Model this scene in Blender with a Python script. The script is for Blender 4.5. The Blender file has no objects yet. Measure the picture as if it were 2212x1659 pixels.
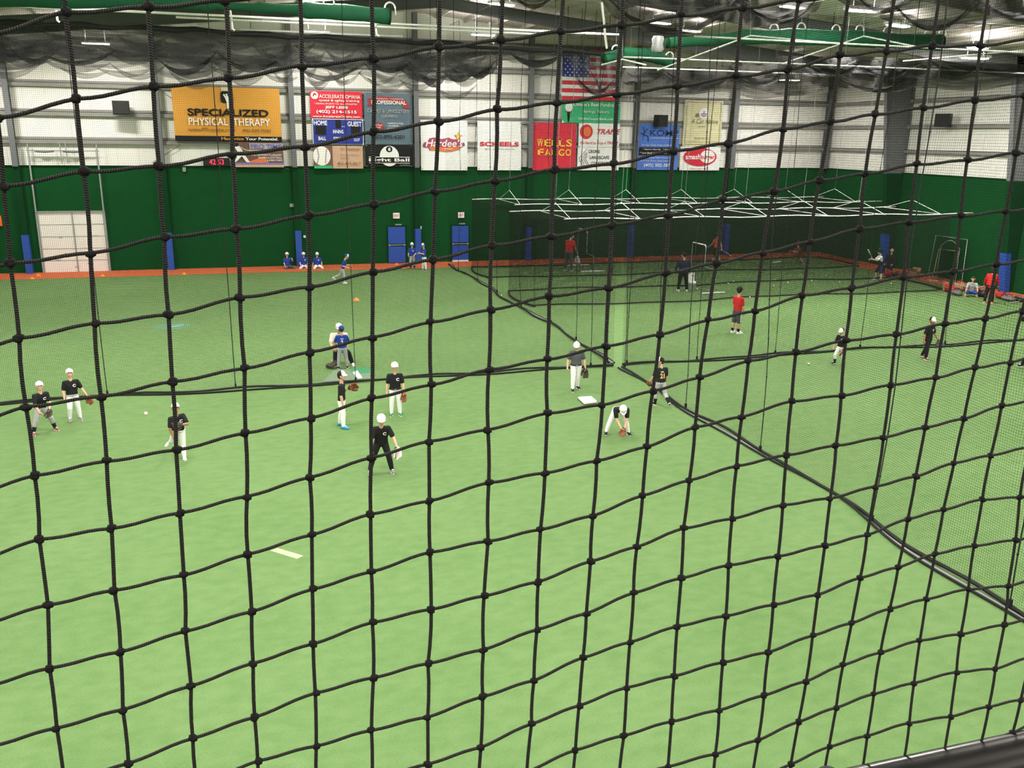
import bpy, bmesh, math, random
from mathutils import Vector, Matrix, noise
from mathutils.bvhtree import BVHTree
R = math.radians
random.seed(7)
scn = bpy.context.scene
COL = scn.collection

# ---------------------------------------------------------------- camera
F_PX, PITCH, ROLL, YAW, CAM_H = 1914.845, 0.272507362, 0.0133605853, 0.289933709, 7.0
CAM = Vector((0, 0, CAM_H))
FW = Vector((math.sin(YAW)*math.cos(PITCH), math.cos(YAW)*math.cos(PITCH), -math.sin(PITCH)))
_r = Vector((math.cos(YAW), -math.sin(YAW), 0)); _u = _r.cross(FW)
RT = _r*math.cos(ROLL) + _u*math.sin(ROLL)
UP = -_r*math.sin(ROLL) + _u*math.cos(ROLL)
cd = bpy.data.cameras.new('camera'); cd.sensor_width = 36; cd.lens = F_PX/2212*36; cd.clip_start = .05; cd.clip_end = 300
cam = bpy.data.objects.new('camera', cd); COL.objects.link(cam)
cam.matrix_world = Matrix(((RT.x, UP.x, -FW.x, 0), (RT.y, UP.y, -FW.y, 0), (RT.z, UP.z, -FW.z, CAM_H), (0, 0, 0, 1)))
scn.camera = cam
scn.view_settings.view_transform = 'Standard'; scn.view_settings.look = 'None'
scn.view_settings.exposure = 0.0; scn.view_settings.gamma = 1.0; scn.view_settings.use_curve_mapping = False
scn.cycles.transparent_max_bounces = 40
scn.cycles.max_bounces = 6; scn.cycles.diffuse_bounces = 3; scn.cycles.glossy_bounces = 2
scn.cycles.use_denoising = True

def ray(x, y): return FW + RT*((x-1106)/F_PX) + UP*((829.5-y)/F_PX)
def at_z(x, y, z=0.0):
    d = ray(x, y); return CAM + d*((z-CAM_H)/d.z)
def at_y(x, y, Y):
    d = ray(x, y); return CAM + d*(Y/d.y)
def at_x(x, y, X):
    d = ray(x, y); return CAM + d*(X/d.x)

# ---------------------------------------------------------------- hall size, world, lamp power
XL, XR, YF, YB = -17.6, 35.5, -8.0, 49.95
RIDGE_X, RIDGE_Z, SLOPE = 9.0, 13.3, .092
PAD_Z = 5.27                                   # top of the green lower wall
LAMP_W = 735.0
def roof_z(x): return RIDGE_Z - abs(x-RIDGE_X)*SLOPE
w = bpy.data.worlds.new('hall_air'); scn.world = w; w.use_nodes = True
w.node_tree.nodes['Background'].inputs[0].default_value = (.9, .95, 1, 1)
w.node_tree.nodes['Background'].inputs[1].default_value = .04

# ---------------------------------------------------------------- materials
MATS = {}
def nt(m): return m.node_tree.nodes, m.node_tree.links
def pm(name, col, rough=.75, var=.10, scale=6.0, metal=0.0, bump=0.0, spec=.3):
    if name in MATS: return MATS[name]
    m = bpy.data.materials.new(name); m.use_nodes = True; N, L = nt(m)
    b = N['Principled BSDF']; b.inputs['Roughness'].default_value = rough; b.inputs['Metallic'].default_value = metal
    b.inputs['Specular IOR Level'].default_value = spec
    tc = N.new('ShaderNodeTexCoord'); no = N.new('ShaderNodeTexNoise'); no.inputs['Scale'].default_value = scale
    no.inputs['Detail'].default_value = 3
    L.new(tc.outputs['Object'], no.inputs['Vector'])
    mx = N.new('ShaderNodeMix'); mx.data_type = 'RGBA'
    mx.inputs[6].default_value = (*[min(1, c*(1-var)) for c in col], 1); mx.inputs[7].default_value = (*[min(1, c*(1+var)) for c in col], 1)
    L.new(no.outputs['Fac'], mx.inputs[0]); L.new(mx.outputs[2], b.inputs['Base Color'])
    if bump:
        bp = N.new('ShaderNodeBump'); bp.inputs['Strength'].default_value = bump; bp.inputs['Distance'].default_value = .01
        L.new(no.outputs['Fac'], bp.inputs['Height']); L.new(bp.outputs[0], b.inputs['Normal'])
    MATS[name] = m; return m
def emit(name, col, s):
    if name in MATS: return MATS[name]
    m = bpy.data.materials.new(name); m.use_nodes = True; N, L = nt(m)
    b = N['Principled BSDF']; b.inputs['Base Color'].default_value = (*col, 1)
    b.inputs['Emission Color'].default_value = (*col, 1); b.inputs['Emission Strength'].default_value = s
    MATS[name] = m; return m
def math_node(N, op, a=None, b=None):
    n = N.new('ShaderNodeMath'); n.operation = op
    if a is not None: n.inputs[0].default_value = a
    if b is not None: n.inputs[1].default_value = b
    return n
def net_mat(name, mesh, frac, col, bunch=None):
    """knotted square mesh: cords of width frac*mesh, clear between; bunch=(lo,hi) gathers it into denser folds"""
    if name in MATS: return MATS[name]
    m = bpy.data.materials.new(name); m.use_nodes = True; N, L = nt(m)
    for n in list(N):
        if n.type == 'BSDF_PRINCIPLED': N.remove(n)
    out = [n for n in N if n.type == 'OUTPUT_MATERIAL'][0]
    uv = N.new('ShaderNodeUVMap'); sp = N.new('ShaderNodeSeparateXYZ'); L.new(uv.outputs[0], sp.inputs[0])
    if bunch is None:
        fs = []
        for k in range(2):
            d = math_node(N, 'DIVIDE', b=mesh); L.new(sp.outputs[k], d.inputs[0])
            f = math_node(N, 'FRACT'); L.new(d.outputs[0], f.inputs[0])
            c = math_node(N, 'LESS_THAN', b=frac); L.new(f.outputs[0], c.inputs[0]); fs.append(c)
        fac = math_node(N, 'MAXIMUM'); L.new(fs[0].outputs[0], fac.inputs[0]); L.new(fs[1].outputs[0], fac.inputs[1])
        fo = fac.outputs[0]
    else:
        mp = N.new('ShaderNodeMapping'); mp.inputs['Scale'].default_value = (.35, 2.6, 1); L.new(uv.outputs[0], mp.inputs[0])
        no = N.new('ShaderNodeTexNoise'); no.inputs['Scale'].default_value = 1.0; no.inputs['Detail'].default_value = 4; no.inputs['Distortion'].default_value = 1.2
        L.new(mp.outputs[0], no.inputs['Vector'])
        mr = N.new('ShaderNodeMapRange'); mr.inputs[1].default_value = .32; mr.inputs[2].default_value = .68
        mr.inputs[3].default_value = bunch[0]; mr.inputs[4].default_value = bunch[1]; L.new(no.outputs['Fac'], mr.inputs[0])
        fo = mr.outputs[0]
    tr = N.new('ShaderNodeBsdfTransparent'); df = N.new('ShaderNodeBsdfDiffuse'); df.inputs[0].default_value = (*col, 1)
    mx = N.new('ShaderNodeMixShader'); L.new(fo, mx.inputs[0]); L.new(tr.outputs[0], mx.inputs[1]); L.new(df.outputs[0], mx.inputs[2])
    L.new(mx.outputs[0], out.inputs[0]); MATS[name] = m; return m

def turf_mat():
    m = bpy.data.materials.new('green_turf'); m.use_nodes = True; N, L = nt(m); b = N['Principled BSDF']
    b.inputs['Roughness'].default_value = .9; b.inputs['Specular IOR Level'].default_value = .15
    tc = N.new('ShaderNodeTexCoord')
    def ns(sc, det, sx=1, sy=1):
        mp = N.new('ShaderNodeMapping'); mp.inputs['Scale'].default_value = (sx, sy, 1); L.new(tc.outputs['Object'], mp.inputs[0])
        n = N.new('ShaderNodeTexNoise'); n.inputs['Scale'].default_value = sc; n.inputs['Detail'].default_value = det; L.new(mp.outputs[0], n.inputs['Vector']); return n
    big = ns(.35, 4); mid = ns(3.2, 5, 1, 1.6); fine = ns(42, 3, .8, 1.6)
    a1 = math_node(N, 'MULTIPLY', b=.22); L.new(big.outputs['Fac'], a1.inputs[0])
    a2 = math_node(N, 'MULTIPLY', b=.38); L.new(mid.outputs['Fac'], a2.inputs[0])
    a3 = math_node(N, 'MULTIPLY', b=.40); L.new(fine.outputs['Fac'], a3.inputs[0])
    s1 = math_node(N, 'ADD'); L.new(a1.outputs[0], s1.inputs[0]); L.new(a2.outputs[0], s1.inputs[1])
    s2 = math_node(N, 'ADD'); L.new(s1.outputs[0], s2.inputs[0]); L.new(a3.outputs[0], s2.inputs[1])
    cr = N.new('ShaderNodeValToRGB'); cr.color_ramp.elements[0].position = .34; cr.color_ramp.elements[1].position = .66
    cr.color_ramp.elements[0].color = (.073, .146, .043, 1); cr.color_ramp.elements[1].color = (.127, .208, .080, 1)
    L.new(s2.outputs[0], cr.inputs[0]); L.new(cr.outputs[0], b.inputs['Base Color'])
    bp = N.new('ShaderNodeBump'); bp.inputs['Strength'].default_value = .5; bp.inputs['Distance'].default_value = .02
    L.new(fine.outputs['Fac'], bp.inputs['Height']); L.new(bp.outputs[0], b.inputs['Normal'])
    return m
def panel_mat(name, col, ribs):
    m = bpy.data.materials.new(name); m.use_nodes = True; N, L = nt(m); b = N['Principled BSDF']; b.inputs['Roughness'].default_value = .6
    tc = N.new('ShaderNodeTexCoord'); sp = N.new('ShaderNodeSeparateXYZ'); L.new(tc.outputs['Object'], sp.inputs[0])
    ad = math_node(N, 'ADD'); L.new(sp.outputs[0], ad.inputs[0]); L.new(sp.outputs[1], ad.inputs[1])
    d = math_node(N, 'DIVIDE', b=ribs); L.new(ad.outputs[0], d.inputs[0]); f = math_node(N, 'FRACT'); L.new(d.outputs[0], f.inputs[0])
    c = math_node(N, 'LESS_THAN', b=.035); L.new(f.outputs[0], c.inputs[0])
    no = N.new('ShaderNodeTexNoise'); no.inputs['Scale'].default_value = .8; L.new(tc.outputs['Object'], no.inputs['Vector'])
    mx = N.new('ShaderNodeMix'); mx.data_type = 'RGBA'; mx.inputs[6].default_value = (*[x*.93 for x in col], 1); mx.inputs[7].default_value = (*col, 1); L.new(no.outputs['Fac'], mx.inputs[0])
    m2 = N.new('ShaderNodeMix'); m2.data_type = 'RGBA'; m2.inputs[7].default_value = (*[x*.82 for x in col], 1); L.new(c.outputs[0], m2.inputs[0]); L.new(mx.outputs[2], m2.inputs[6])
    L.new(m2.outputs[2], b.inputs['Base Color']); return m
def rope_mat():
    m = bpy.data.materials.new('black_twine'); m.use_nodes = True; N, L = nt(m); b = N['Principled BSDF']
    b.inputs['Base Color'].default_value = (.013, .013, .012, 1); b.inputs['Roughness'].default_value = .8; b.inputs['Specular IOR Level'].default_value = .12
    uv = N.new('ShaderNodeUVMap'); wv = N.new('ShaderNodeTexWave'); wv.wave_type = 'BANDS'; wv.bands_direction = 'DIAGONAL'; wv.inputs['Scale'].default_value = 1.0
    wv.inputs['Distortion'].default_value = .6
    L.new(uv.outputs[0], wv.inputs['Vector'])
    cr = N.new('ShaderNodeValToRGB'); cr.color_ramp.elements[0].color = (.004, .004, .0034, 1); cr.color_ramp.elements[1].color = (.024, .023, .020, 1)
    L.new(wv.outputs['Fac'], cr.inputs[0]); L.new(cr.outputs[0], b.inputs['Base Color'])
    bp = N.new('ShaderNodeBump'); bp.inputs['Strength'].default_value = .8; bp.inputs['Distance'].default_value = .0006
    L.new(wv.outputs['Fac'], bp.inputs['Height']); L.new(bp.outputs[0], b.inputs['Normal']); return m

M = dict(
    turf=turf_mat(), track=pm('orange_track', (.43, .095, .030), .9, .12, 9), green=pm('green_wall_cloth', (.0052, .060, .0155), .95, .12, 1.5, spec=.05),
    greend=pm('dark_green_cloth', (.0045, .040, .012), .95, .1, 2, spec=.05),
    white_panel=panel_mat('white_wall_panel', (.80, .78, .72), 1.0), roof=panel_mat('roof_insulation', (.68, .60, .58), 1.5),
    steel=pm('grey_steel', (.135, .14, .145), .55, .08, 3), girt=pm('girt_steel', (.24, .235, .215), .55, .08, 3), rib=pm('purlin_steel', (.66, .62, .57), .6, .08, 3),
    blue=pm('blue_pad', (.022, .075, .36), .6, .06, 4), white=pm('white_paint', (.80, .80, .78), .5, .04, 5), pipe=pm('white_pipe', (.86, .86, .83), .4, .03, 8),
    black=pm('black_plastic', (.012, .012, .012), .5, .1, 8), railm=pm('rail_black', (.006, .006, .006), .22, .1, 30, spec=.6), rubber=pm('black_rubber', (.02, .02, .02), .8, .1, 12),
    galv=pm('galvanised', (.30, .32, .31), .45, .1, 7, .3), doorw=pm('door_white', (.78, .75, .70), .55, .05, 3),
    greenduct=pm('green_duct_fabric', (.006, .085, .036), .8, .15, 2.5), grey=pm('grey_vinyl', (.16, .165, .16), .55, .12, 4),
    net=net_mat('divider_mesh', .0445, .085, (.012, .014, .012)), cagenet=net_mat('cage_mesh', .0445, .14, (.016, .017, .015)),
    bunch=net_mat('gathered_mesh', 1, 0, (.060, .060, .062), (.34, .82)), dense=net_mat('dense_mesh', 1, 0, (.022, .022, .022), (.74, .98)), veil2=net_mat('thick_loose_mesh', 1, 0, (.056, .053, .048), (.50, .88)),
    veil=net_mat('loose_mesh', 1, 0, (.085, .085, .086), (.20, .66)),
    twine=rope_mat(), cord=pm('black_cord', (.010, .011, .010), .8, .1, 20),
    skin=pm('skin_light', (.62, .36, .25), .6, .06, 14), skin2=pm('skin_tan', (.36, .175, .095), .6, .06, 14), eye=pm('eye_dark', (.02, .015, .012), .3), lip=pm('lip', (.42, .16, .13), .5),
    hair=pm('hair_brown', (.035, .02, .012), .8, .2, 30), hairb=pm('hair_black', (.012, .010, .009), .8, .2, 30),
    cblack=pm('cloth_black', (.009, .009, .010), .85, .15, 9, bump=.15), cwhite=pm('cloth_white', (.80, .80, .80), .85, .05, 9, bump=.15), cgrey=pm('cloth_grey', (.36, .36, .355), .85, .07, 9, bump=.15),
    cdgrey=pm('cloth_charcoal', (.075, .08, .09), .85, .1, 9, bump=.15), cblue=pm('cloth_royal_blue', (.012, .045, .30), .85, .1, 9, bump=.15), cred=pm('cloth_red', (.55, .018, .020), .85, .1, 9, bump=.15),
    cnavy=pm('cloth_navy', (.014, .020, .045), .85, .1, 9, bump=.15), corange=pm('cloth_orange', (.80, .13, .02), .85, .1, 9), cbrown=pm('cloth_maroon', (.16, .035, .02), .85, .12, 9), cream=pm('cloth_cream', (.78, .73, .55), .85, .05, 9),
    gold=pm('gold_lettering', (.72, .50, .12), .6), leather=pm('brown_leather', (.19, .058, .022), .55, .2, 18), leatherd=pm('dark_leather', (.035, .026, .018), .55, .25, 18), silver=pm('silver_leather', (.55, .50, .50), .5, .25, 18),
    sblue=pm('shoe_blue', (.03, .26, .62), .5), sgreen=pm('shoe_green', (.03, .18, .06), .5), sgrey=pm('shoe_grey', (.20, .19, .19), .5, .15, 20), sred=pm('shoe_red', (.26, .075, .06), .5),
    ball=pm('baseball_hide', (.85, .84, .76), .5, .04, 30), cone=pm('cone_orange', (.90, .22, .03), .5), tan=pm('cardboard', (.27, .15, .08), .8), wood=pm('bat_wood', (.55, .36, .18), .4), alu=pm('bat_metal', (.62, .62, .60), .35, .05, 5, .5),
    yellow=pm('yellow_pipe', (.36, .38, .09), .5), redbag=pm('bag_red', (.34, .020, .018), .7, .2, 10), greybag=pm('bag_grey', (.13, .12, .12), .7, .2, 10),
)

# ---------------------------------------------------------------- mesh helpers
class MB:
    def __init__(s): s.v = []; s.f = []; s.m = []; s.uv = []
    def add(s, vs, fs, mi=0, uvs=None):
        o = len(s.v); s.v += [tuple(v) for v in vs]
        for k, f in enumerate(fs):
            s.f.append(tuple(i+o for i in f)); s.m.append(mi); s.uv.append(uvs[k] if uvs else None)
        return s
    def box(s, c, d, mi=0, rot=None):
        c = Vector(c); h = Vector(d)/2; vs = []
        for x in (-1, 1):
            for y in (-1, 1):
                for z in (-1, 1):
                    p = Vector((x*h.x, y*h.y, z*h.z)); vs.append(c+(rot @ p if rot else p))
        return s.add(vs, [(0, 1, 3, 2), (4, 6, 7, 5), (0, 4, 5, 1), (2, 3, 7, 6), (0, 2, 6, 4), (1, 5, 7, 3)], mi)
    def prism(s, pts, a, b, mi=0):
        """pts: list of Vector loop; extruded from +a to +b (Vectors)"""
        n = len(pts); a = Vector(a); b = Vector(b)
        vs = [Vector(p)+a for p in pts]+[Vector(p)+b for p in pts]
        fs = [tuple(range(n-1, -1, -1)), tuple(range(n, 2*n))]+[(i, (i+1) % n, (i+1) % n+n, i+n) for i in range(n)]
        return s.add(vs, fs, mi)
    def tube(s, pts, r, n=8, mi=0, cap=True, uvk=None):
        pts = [Vector(p) for p in pts]; rs = r if isinstance(r, (list, tuple)) else [r]*len(pts)
        vs = []; ln = 0; us = []
        t0 = (pts[1]-pts[0]).normalized(); nrm = t0.orthogonal().normalized()
        for i, p in enumerate(pts):
            t = (pts[min(i+1, len(pts)-1)]-pts[max(i-1, 0)]).normalized()
            nrm = (nrm-t*nrm.dot(t)); nrm = nrm.normalized() if nrm.length > 1e-6 else t.orthogonal().normalized()
            bn = t.cross(nrm)
            if i: ln += (p-pts[i-1]).length
            us.append(ln)
            for k in range(n):
                a = 2*math.pi*k/n; vs.append(p+(nrm*math.cos(a)+bn*math.sin(a))*rs[i])
        fs = []; uv = []
        for i in range(len(pts)-1):
            for k in range(n):
                fs.append((i*n+k, i*n+(k+1) % n, (i+1)*n+(k+1) % n, (i+1)*n+k))
                if uvk: uv.append([(k/n*uvk[0], us[i]*uvk[1]), ((k+1)/n*uvk[0], us[i]*uvk[1]), ((k+1)/n*uvk[0], us[i+1]*uvk[1]), (k/n*uvk[0], us[i+1]*uvk[1])])
        if cap:
            fs += [tuple(range(n-1, -1, -1)), tuple((len(pts)-1)*n+k for k in range(n))]
            if uvk: uv += [None, None]
        return s.add(vs, fs, mi, uv if uvk else None)
    def ball(s, c, r, mi=0, sub=1, sc=(1, 1, 1)):
        pts, fs = ICO[sub]; c = Vector(c)
        return s.add([c+Vector((p.x*r*sc[0], p.y*r*sc[1], p.z*r*sc[2])) for p in pts], fs, mi)
    def lathe(s, c, prof, n=16, mi=0):
        c = Vector(c); vs = []
        for (r, z) in prof:
            for k in range(n):
                a = 2*math.pi*k/n; vs.append(c+Vector((r*math.cos(a), r*math.sin(a), z)))
        fs = [(i*n+k, i*n+(k+1) % n, (i+1)*n+(k+1) % n, (i+1)*n+k) for i in range(len(prof)-1) for k in range(n)]
        return s.add(vs, fs, mi)
    def sheet(s, grid, mi=0, su=None):
        """grid[j][i] of Vectors; UV in metres"""
        nj = len(grid); ni = len(grid[0]); vs = [p for row in grid for p in row]; fs = []; uv = []
        U = [0]
        for i in range(1, ni): U.append(U[-1]+(grid[0][i]-grid[0][i-1]).length)
        V = [0]
        for j in range(1, nj): V.append(V[-1]+(grid[j][0]-grid[j-1][0]).length)
        for j in range(nj-1):
            for i in range(ni-1):
                fs.append((j*ni+i, j*ni+i+1, (j+1)*ni+i+1, (j+1)*ni+i)); uv.append([(U[i], V[j]), (U[i+1], V[j]), (U[i+1], V[j+1]), (U[i], V[j+1])])
        return s.add(vs, fs, mi, uv)
    def pieces(s, name, mats, parent=None, smooth=False):
        """one object per connected piece"""
        par = list(range(len(s.v)))
        def find(a):
            while par[a] != a: par[a] = par[par[a]]; a = par[a]
            return a
        for f in s.f:
            r = find(f[0])
            for q in f[1:]: par[find(q)] = r
        gr = {}
        for k, f in enumerate(s.f): gr.setdefault(find(f[0]), []).append(k)
        out = []
        for ks in gr.values():
            m = MB(); mp = {}
            for k in ks:
                for q in s.f[k]:
                    if q not in mp: mp[q] = len(m.v); m.v.append(s.v[q])
                m.f.append(tuple(mp[q] for q in s.f[k])); m.m.append(s.m[k]); m.uv.append(s.uv[k])
            out.append(m.build(name, mats, parent, smooth))
        return out
    def build(s, name, mats, parent=None, smooth=False, loc=None):
        me = bpy.data.meshes.new(name); me.from_pydata(s.v, [], s.f)
        for m in (mats if isinstance(mats, (list, tuple)) else [mats]): me.materials.append(m)
        me.polygons.foreach_set('material_index', s.m)
        if any(s.uv):
            ul = me.uv_layers.new(name='UVMap'); k = 0
            for p, u in zip(me.polygons, s.uv):
                for q in range(p.loop_total):
                    ul.data[p.loop_start+q].uv = u[q] if u else (0, 0)
        if smooth: me.polygons.foreach_set('use_smooth', [True]*len(me.polygons))
        me.update()
        return link(name, me, parent, loc)
def ico(sub):
    bm = bmesh.new(); bmesh.ops.create_icosphere(bm, subdivisions=sub, radius=1)
    bm.verts.ensure_lookup_table(); r = ([v.co.copy() for v in bm.verts], [tuple(v.index for v in f.verts) for f in bm.faces]); bm.free(); return r
ICO = {k: ico(k) for k in (1, 2, 3)}
def link(name, me, parent=None, loc=None):
    o = bpy.data.objects.new(name, me); COL.objects.link(o)
    if parent is not None: o.parent = parent
    if loc is not None: o.location = loc
    return o
def tag(o, label, cat, group=None, kind=None):
    o['label'] = label; o['category'] = cat
    if group: o['group'] = group
    if kind: o['kind'] = kind
    return o
def thing(name, label, cat, loc=(0, 0, 0), rz=0, group=None):
    o = bpy.data.objects.new(name, None); COL.objects.link(o); o.empty_display_size = .2
    o.location = loc; o.rotation_euler = (0, 0, rz); return tag(o, label, cat, group)
def struct(o): o['kind'] = 'structure'; return o
def copy_tree(o, parent=None):
    c = o.copy(); COL.objects.link(c)
    if parent is not None: c.parent = parent
    for ch in list(o.children): copy_tree(ch, c)
    return c
_fc = {}
def text_geo(t, bold=0.0):
    """flat letter mesh: verts normalised to height of capitals = 1, faces, width"""
    k = (t, bold)
    if k not in _fc:
        cu = bpy.data.curves.new('t', 'FONT'); cu.body = t; cu.size = 1.4; cu.offset = bold; cu.resolution_u = 3
        ob = bpy.data.objects.new('t', cu); COL.objects.link(ob)
        dg = bpy.context.evaluated_depsgraph_get(); me = bpy.data.meshes.new_from_object(ob.evaluated_get(dg))
        vs = [v.co.copy() for v in me.vertices]; fs = [tuple(p.vertices) for p in me.polygons]
        bpy.data.objects.remove(ob); bpy.data.curves.remove(cu); bpy.data.meshes.remove(me)
        x0 = min(v.x for v in vs); x1 = max(v.x for v in vs); y0 = min(v.y for v in vs); y1 = max(v.y for v in vs)
        _fc[k] = ([((v.x-x0)/(x1-x0), (v.y-y0)/(y1-y0)) for v in vs], fs)
    return _fc[k]

# ---------------------------------------------------------------- high bay lights (the hall's own lamps, each with an added ceiling fill)
lens_m = emit('lamp_lens', (1.0, .98, .93), 14.0)
def high_bay(x, y, label, drop=1.15, watts=1.0, group='high bay lights under the roof', ln=1.25, rz=0.0, up=.5):
    z = roof_z(x)-drop
    t = thing('high_bay_light', label, 'ceiling light', (x, y, z), rz, group)
    MB().box((0, 0, .07), (ln, .42, .10)).build('housing', M['white'], t)
    m = MB()
    for k in range(3): m.tube([(-ln/2+.06, -.12+.12*k, 0), (ln/2-.06, -.12+.12*k, 0)], .03, 8)
    m.pieces('lamp_tube', lens_m, t)
    m = MB()
    for k in (-.4, .4): m.tube([(k, 0, .12), (k, 0, drop+.02)], .012, 5)
    m.pieces('hanger_wire', M['galv'], t)
    ld = bpy.data.lights.new('lamp_glow', 'AREA'); ld.shape = 'RECTANGLE'; ld.size = ln; ld.size_y = .4
    ld.energy = LAMP_W*watts; ld.color = (1.0, .965, .90)
    lo = bpy.data.objects.new('lamp_glow', ld); COL.objects.link(lo); lo.parent = t; lo.location = (0, 0, -.06)
    u = bpy.data.lights.new('ceiling_fill', 'AREA'); u.shape = 'RECTANGLE'; u.size = ln; u.size_y = .3; u.energy = LAMP_W*watts*up; u.color = (1.0, .965, .90)  # invisible-source fill aimed upward, added to brighten the dark ceiling
    uo = bpy.data.objects.new('ceiling_fill', u); COL.objects.link(uo); uo.parent = t; uo.location = (0, 0, .13); uo.rotation_euler = (math.pi, 0, 0)
    return t
seen = [(1085, 10, 'bright high bay light at the top centre above the white wall'), (1425, 50, 'small high bay light behind the sagging net near the flag'), (1490, 67, 'high bay light just above the bend of the green duct'),
        (1712, 16, 'large glaring high bay light at the top right'), (1940, 56, 'glaring high bay light above the green duct at the right'), (1692, 93, 'small glaring high bay light under the upper right cage pipe'), (2112, 104, 'high bay light behind the dark nets near the right wall')]
for (px, py, lb) in seen:
    d = ray(px, py); t = 3.0/d.z
    for _ in range(40):
        p = CAM+d*t; t *= (roof_z(p.x)-.55-CAM_H)/(p.z-CAM_H)
    p = CAM+d*t
    if p.y < YB-2: high_bay(p.x, p.y, lb, .55, rz=R(18), watts=.8, up=.12)
k = 0
for yy in (-3, 4.5, 12, 19.5, 27):
    for xx in (-12, -4, 4, 12, 20, 29):
        wt = .80 if yy < 20 else .85
        high_bay(xx+1.3*(k % 2), yy, 'white high bay light in the regular rows under the roof out of view', watts=wt, up=.5 if xx < 25 else .18, group='high bay rows near the viewing deck'); k += 1
for yy in (31, 45.5):
    for xx in (-13, -6, 3, 12, 29):
        high_bay(xx+.8*(k % 2), yy+.6, 'white high bay light in the far rows hidden above the bunched nets', watts=.75, up=.5 if xx < 25 else .15, group='high bay rows near the far wall'); k += 1

# ---------------------------------------------------------------- shell
struct(MB().box(((XL+XR)/2, (YF+YB)/2, -.1), (XR-XL+.6, YB-YF+.6, .2)).build('floor', M['turf']))
struct(MB().box(((XL+XR)/2, YB-1.12, .004), (XR-XL, 2.2, .012)).build('trim_1', M['track']))
struct(MB().box((XR-.95, (YB-2.2+YF)/2, .004), (1.85, YB-2.2-YF, .012)).build('trim_2', M['track']))
# gable end walls of white sheet, lower walls in green cloth
def gable(name, y0, y1):
    P = [Vector((XL-.2, y0, 0)), Vector((XR+.2, y0, 0)), Vector((XR+.2, y0, roof_z(XR+.2))), Vector((RIDGE_X, y0, RIDGE_Z)), Vector((XL-.2, y0, roof_z(XL-.2)))]
    struct(MB().prism(P, (0, 0, 0), (0, y1-y0, 0)).build(name, M['white_panel']))
gable('wall_back', YB+.12, YB+.25); gable('wall_front', YF-.25, YF-.12)
struct(MB().box((XR+.2, (YF+YB)/2, roof_z(XR)/2), (.13, YB-YF+.4, roof_z(XR))).build('wall_right', M['white_panel']))
struct(MB().box((XL-.2, (YF+YB)/2, roof_z(XL)/2), (.13, YB-YF+.4, roof_z(XL))).build('wall_left', M['white_panel']))
struct(MB().box(((XL+XR)/2, YB+.05, PAD_Z/2), (XR-XL, .13, PAD_Z)).box(((XL+XR)/2, YB+.03, PAD_Z+.02), (XR-XL, .2, .05), 1).build('trim_3', [M['green'], M['greend']]))
struct(MB().box((XR+.06, (YF+YB)/2, PAD_Z/2), (.13, YB-YF, PAD_Z)).box((XR+.05, (YF+YB)/2, PAD_Z+.02), (.2, YB-YF, .05), 1).build('trim_4', [M['green'], M['greend']]))
struct(MB().box((XL-.06, (YF+YB)/2, PAD_Z/2), (.13, YB-YF, PAD_Z)).build('trim_5', M['green']))
# roof with purlins
m = MB()
for s, x1 in ((1, XR+.3), (-1, XL-.3)):
    P = [Vector((RIDGE_X, YF-.3, RIDGE_Z)), Vector((x1, YF-.3, roof_z(x1))), Vector((x1, YF-.3, roof_z(x1)+.15)), Vector((RIDGE_X, YF-.3, RIDGE_Z+.15))]
    m.prism(P if s > 0 else P[::-1], (0, 0, 0), (0, YB-YF+.6, 0), 0)
x = XL+.7
while x < XR:
    if abs(x-RIDGE_X) > .3: m.box((x, (YF+YB)/2, roof_z(x)-.09), (.07, YB-YF, .18), 1)
    x += 1.52
struct(m.build('ceiling', [M['roof'], M['rib']]))
# rigid frame rafters
for k, y in enumerate((42.9, 34.25, 25.6, 16.95, 8.3, -.35)):
    m = MB()
    for xa, xb in ((RIDGE_X, XR-.6), (RIDGE_X, XL+.6)):
        for dz, wd in ((-.22, .22), (-1.02, .22)):
            a = Vector((xa, y, roof_z(xa)+dz)); b = Vector((xb, y, roof_z(xb)+dz))
            if dz < -.5: a.z += .35
            m.prism([a+Vector((0, -wd/2, -.015)), a+Vector((0, wd/2, -.015)), a+Vector((0, wd/2, .015)), a+Vector((0, -wd/2, .015))], (0, 0, 0), b-a)
        A = Vector((xa, y, 0)); z0 = roof_z(xa); z1 = roof_z(xb)
        m.add([(xa, y, z0-.22), (xb, y, z1-.22), (xb, y, z1-1.02), (xa, y, z0-.67)], [(0, 1, 2, 3)])
    struct(m.build('trim_%d' % (10+k), M['steel']))
# girts: horizontal rails on the white sheet
gz = [6.56, 7.88, 9.23, 10.55, 11.85]
for k, z in enumerate(gz):
    xa = max(XL, RIDGE_X-(RIDGE_Z-z-.3)/SLOPE); xb = min(XR, RIDGE_X+(RIDGE_Z-z-.3)/SLOPE)
    m = MB(); L_ = xb-xa; c = (xa+xb)/2
    m.box((c, YB+.02, z), (L_, .18, .02)).box((c, YB-.06, z-.09), (L_, .02, .2)).box((c, YB+.10, z+.06), (L_, .02, .13))
    if z < 10: m.box((XR+.04, (YF+YB)/2, z), (.18, YB-YF, .02)).box((XR-.04, (YF+YB)/2, z-.09), (.02, YB-YF, .2))
    struct(m.build('trim_%d' % (20+k), M['girt']))
# X braces of thin rod on the end wall
m = MB()
for (a, b) in (((328, 352), (425, 290)), ((352, 200), (372, 212)), ((575, 350), (625, 366)), ((1150, 258), (1213, 300)), ((1150, 170), (1212, 150)), ((1868, 270), (1948, 195)), ((1862, 195), (1930, 250))):
    m.tube([at_y(*a, YB-.02), at_y(*b, YB-.02)], .014, 5)
struct(m.build('trim_30', M['steel']))

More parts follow.
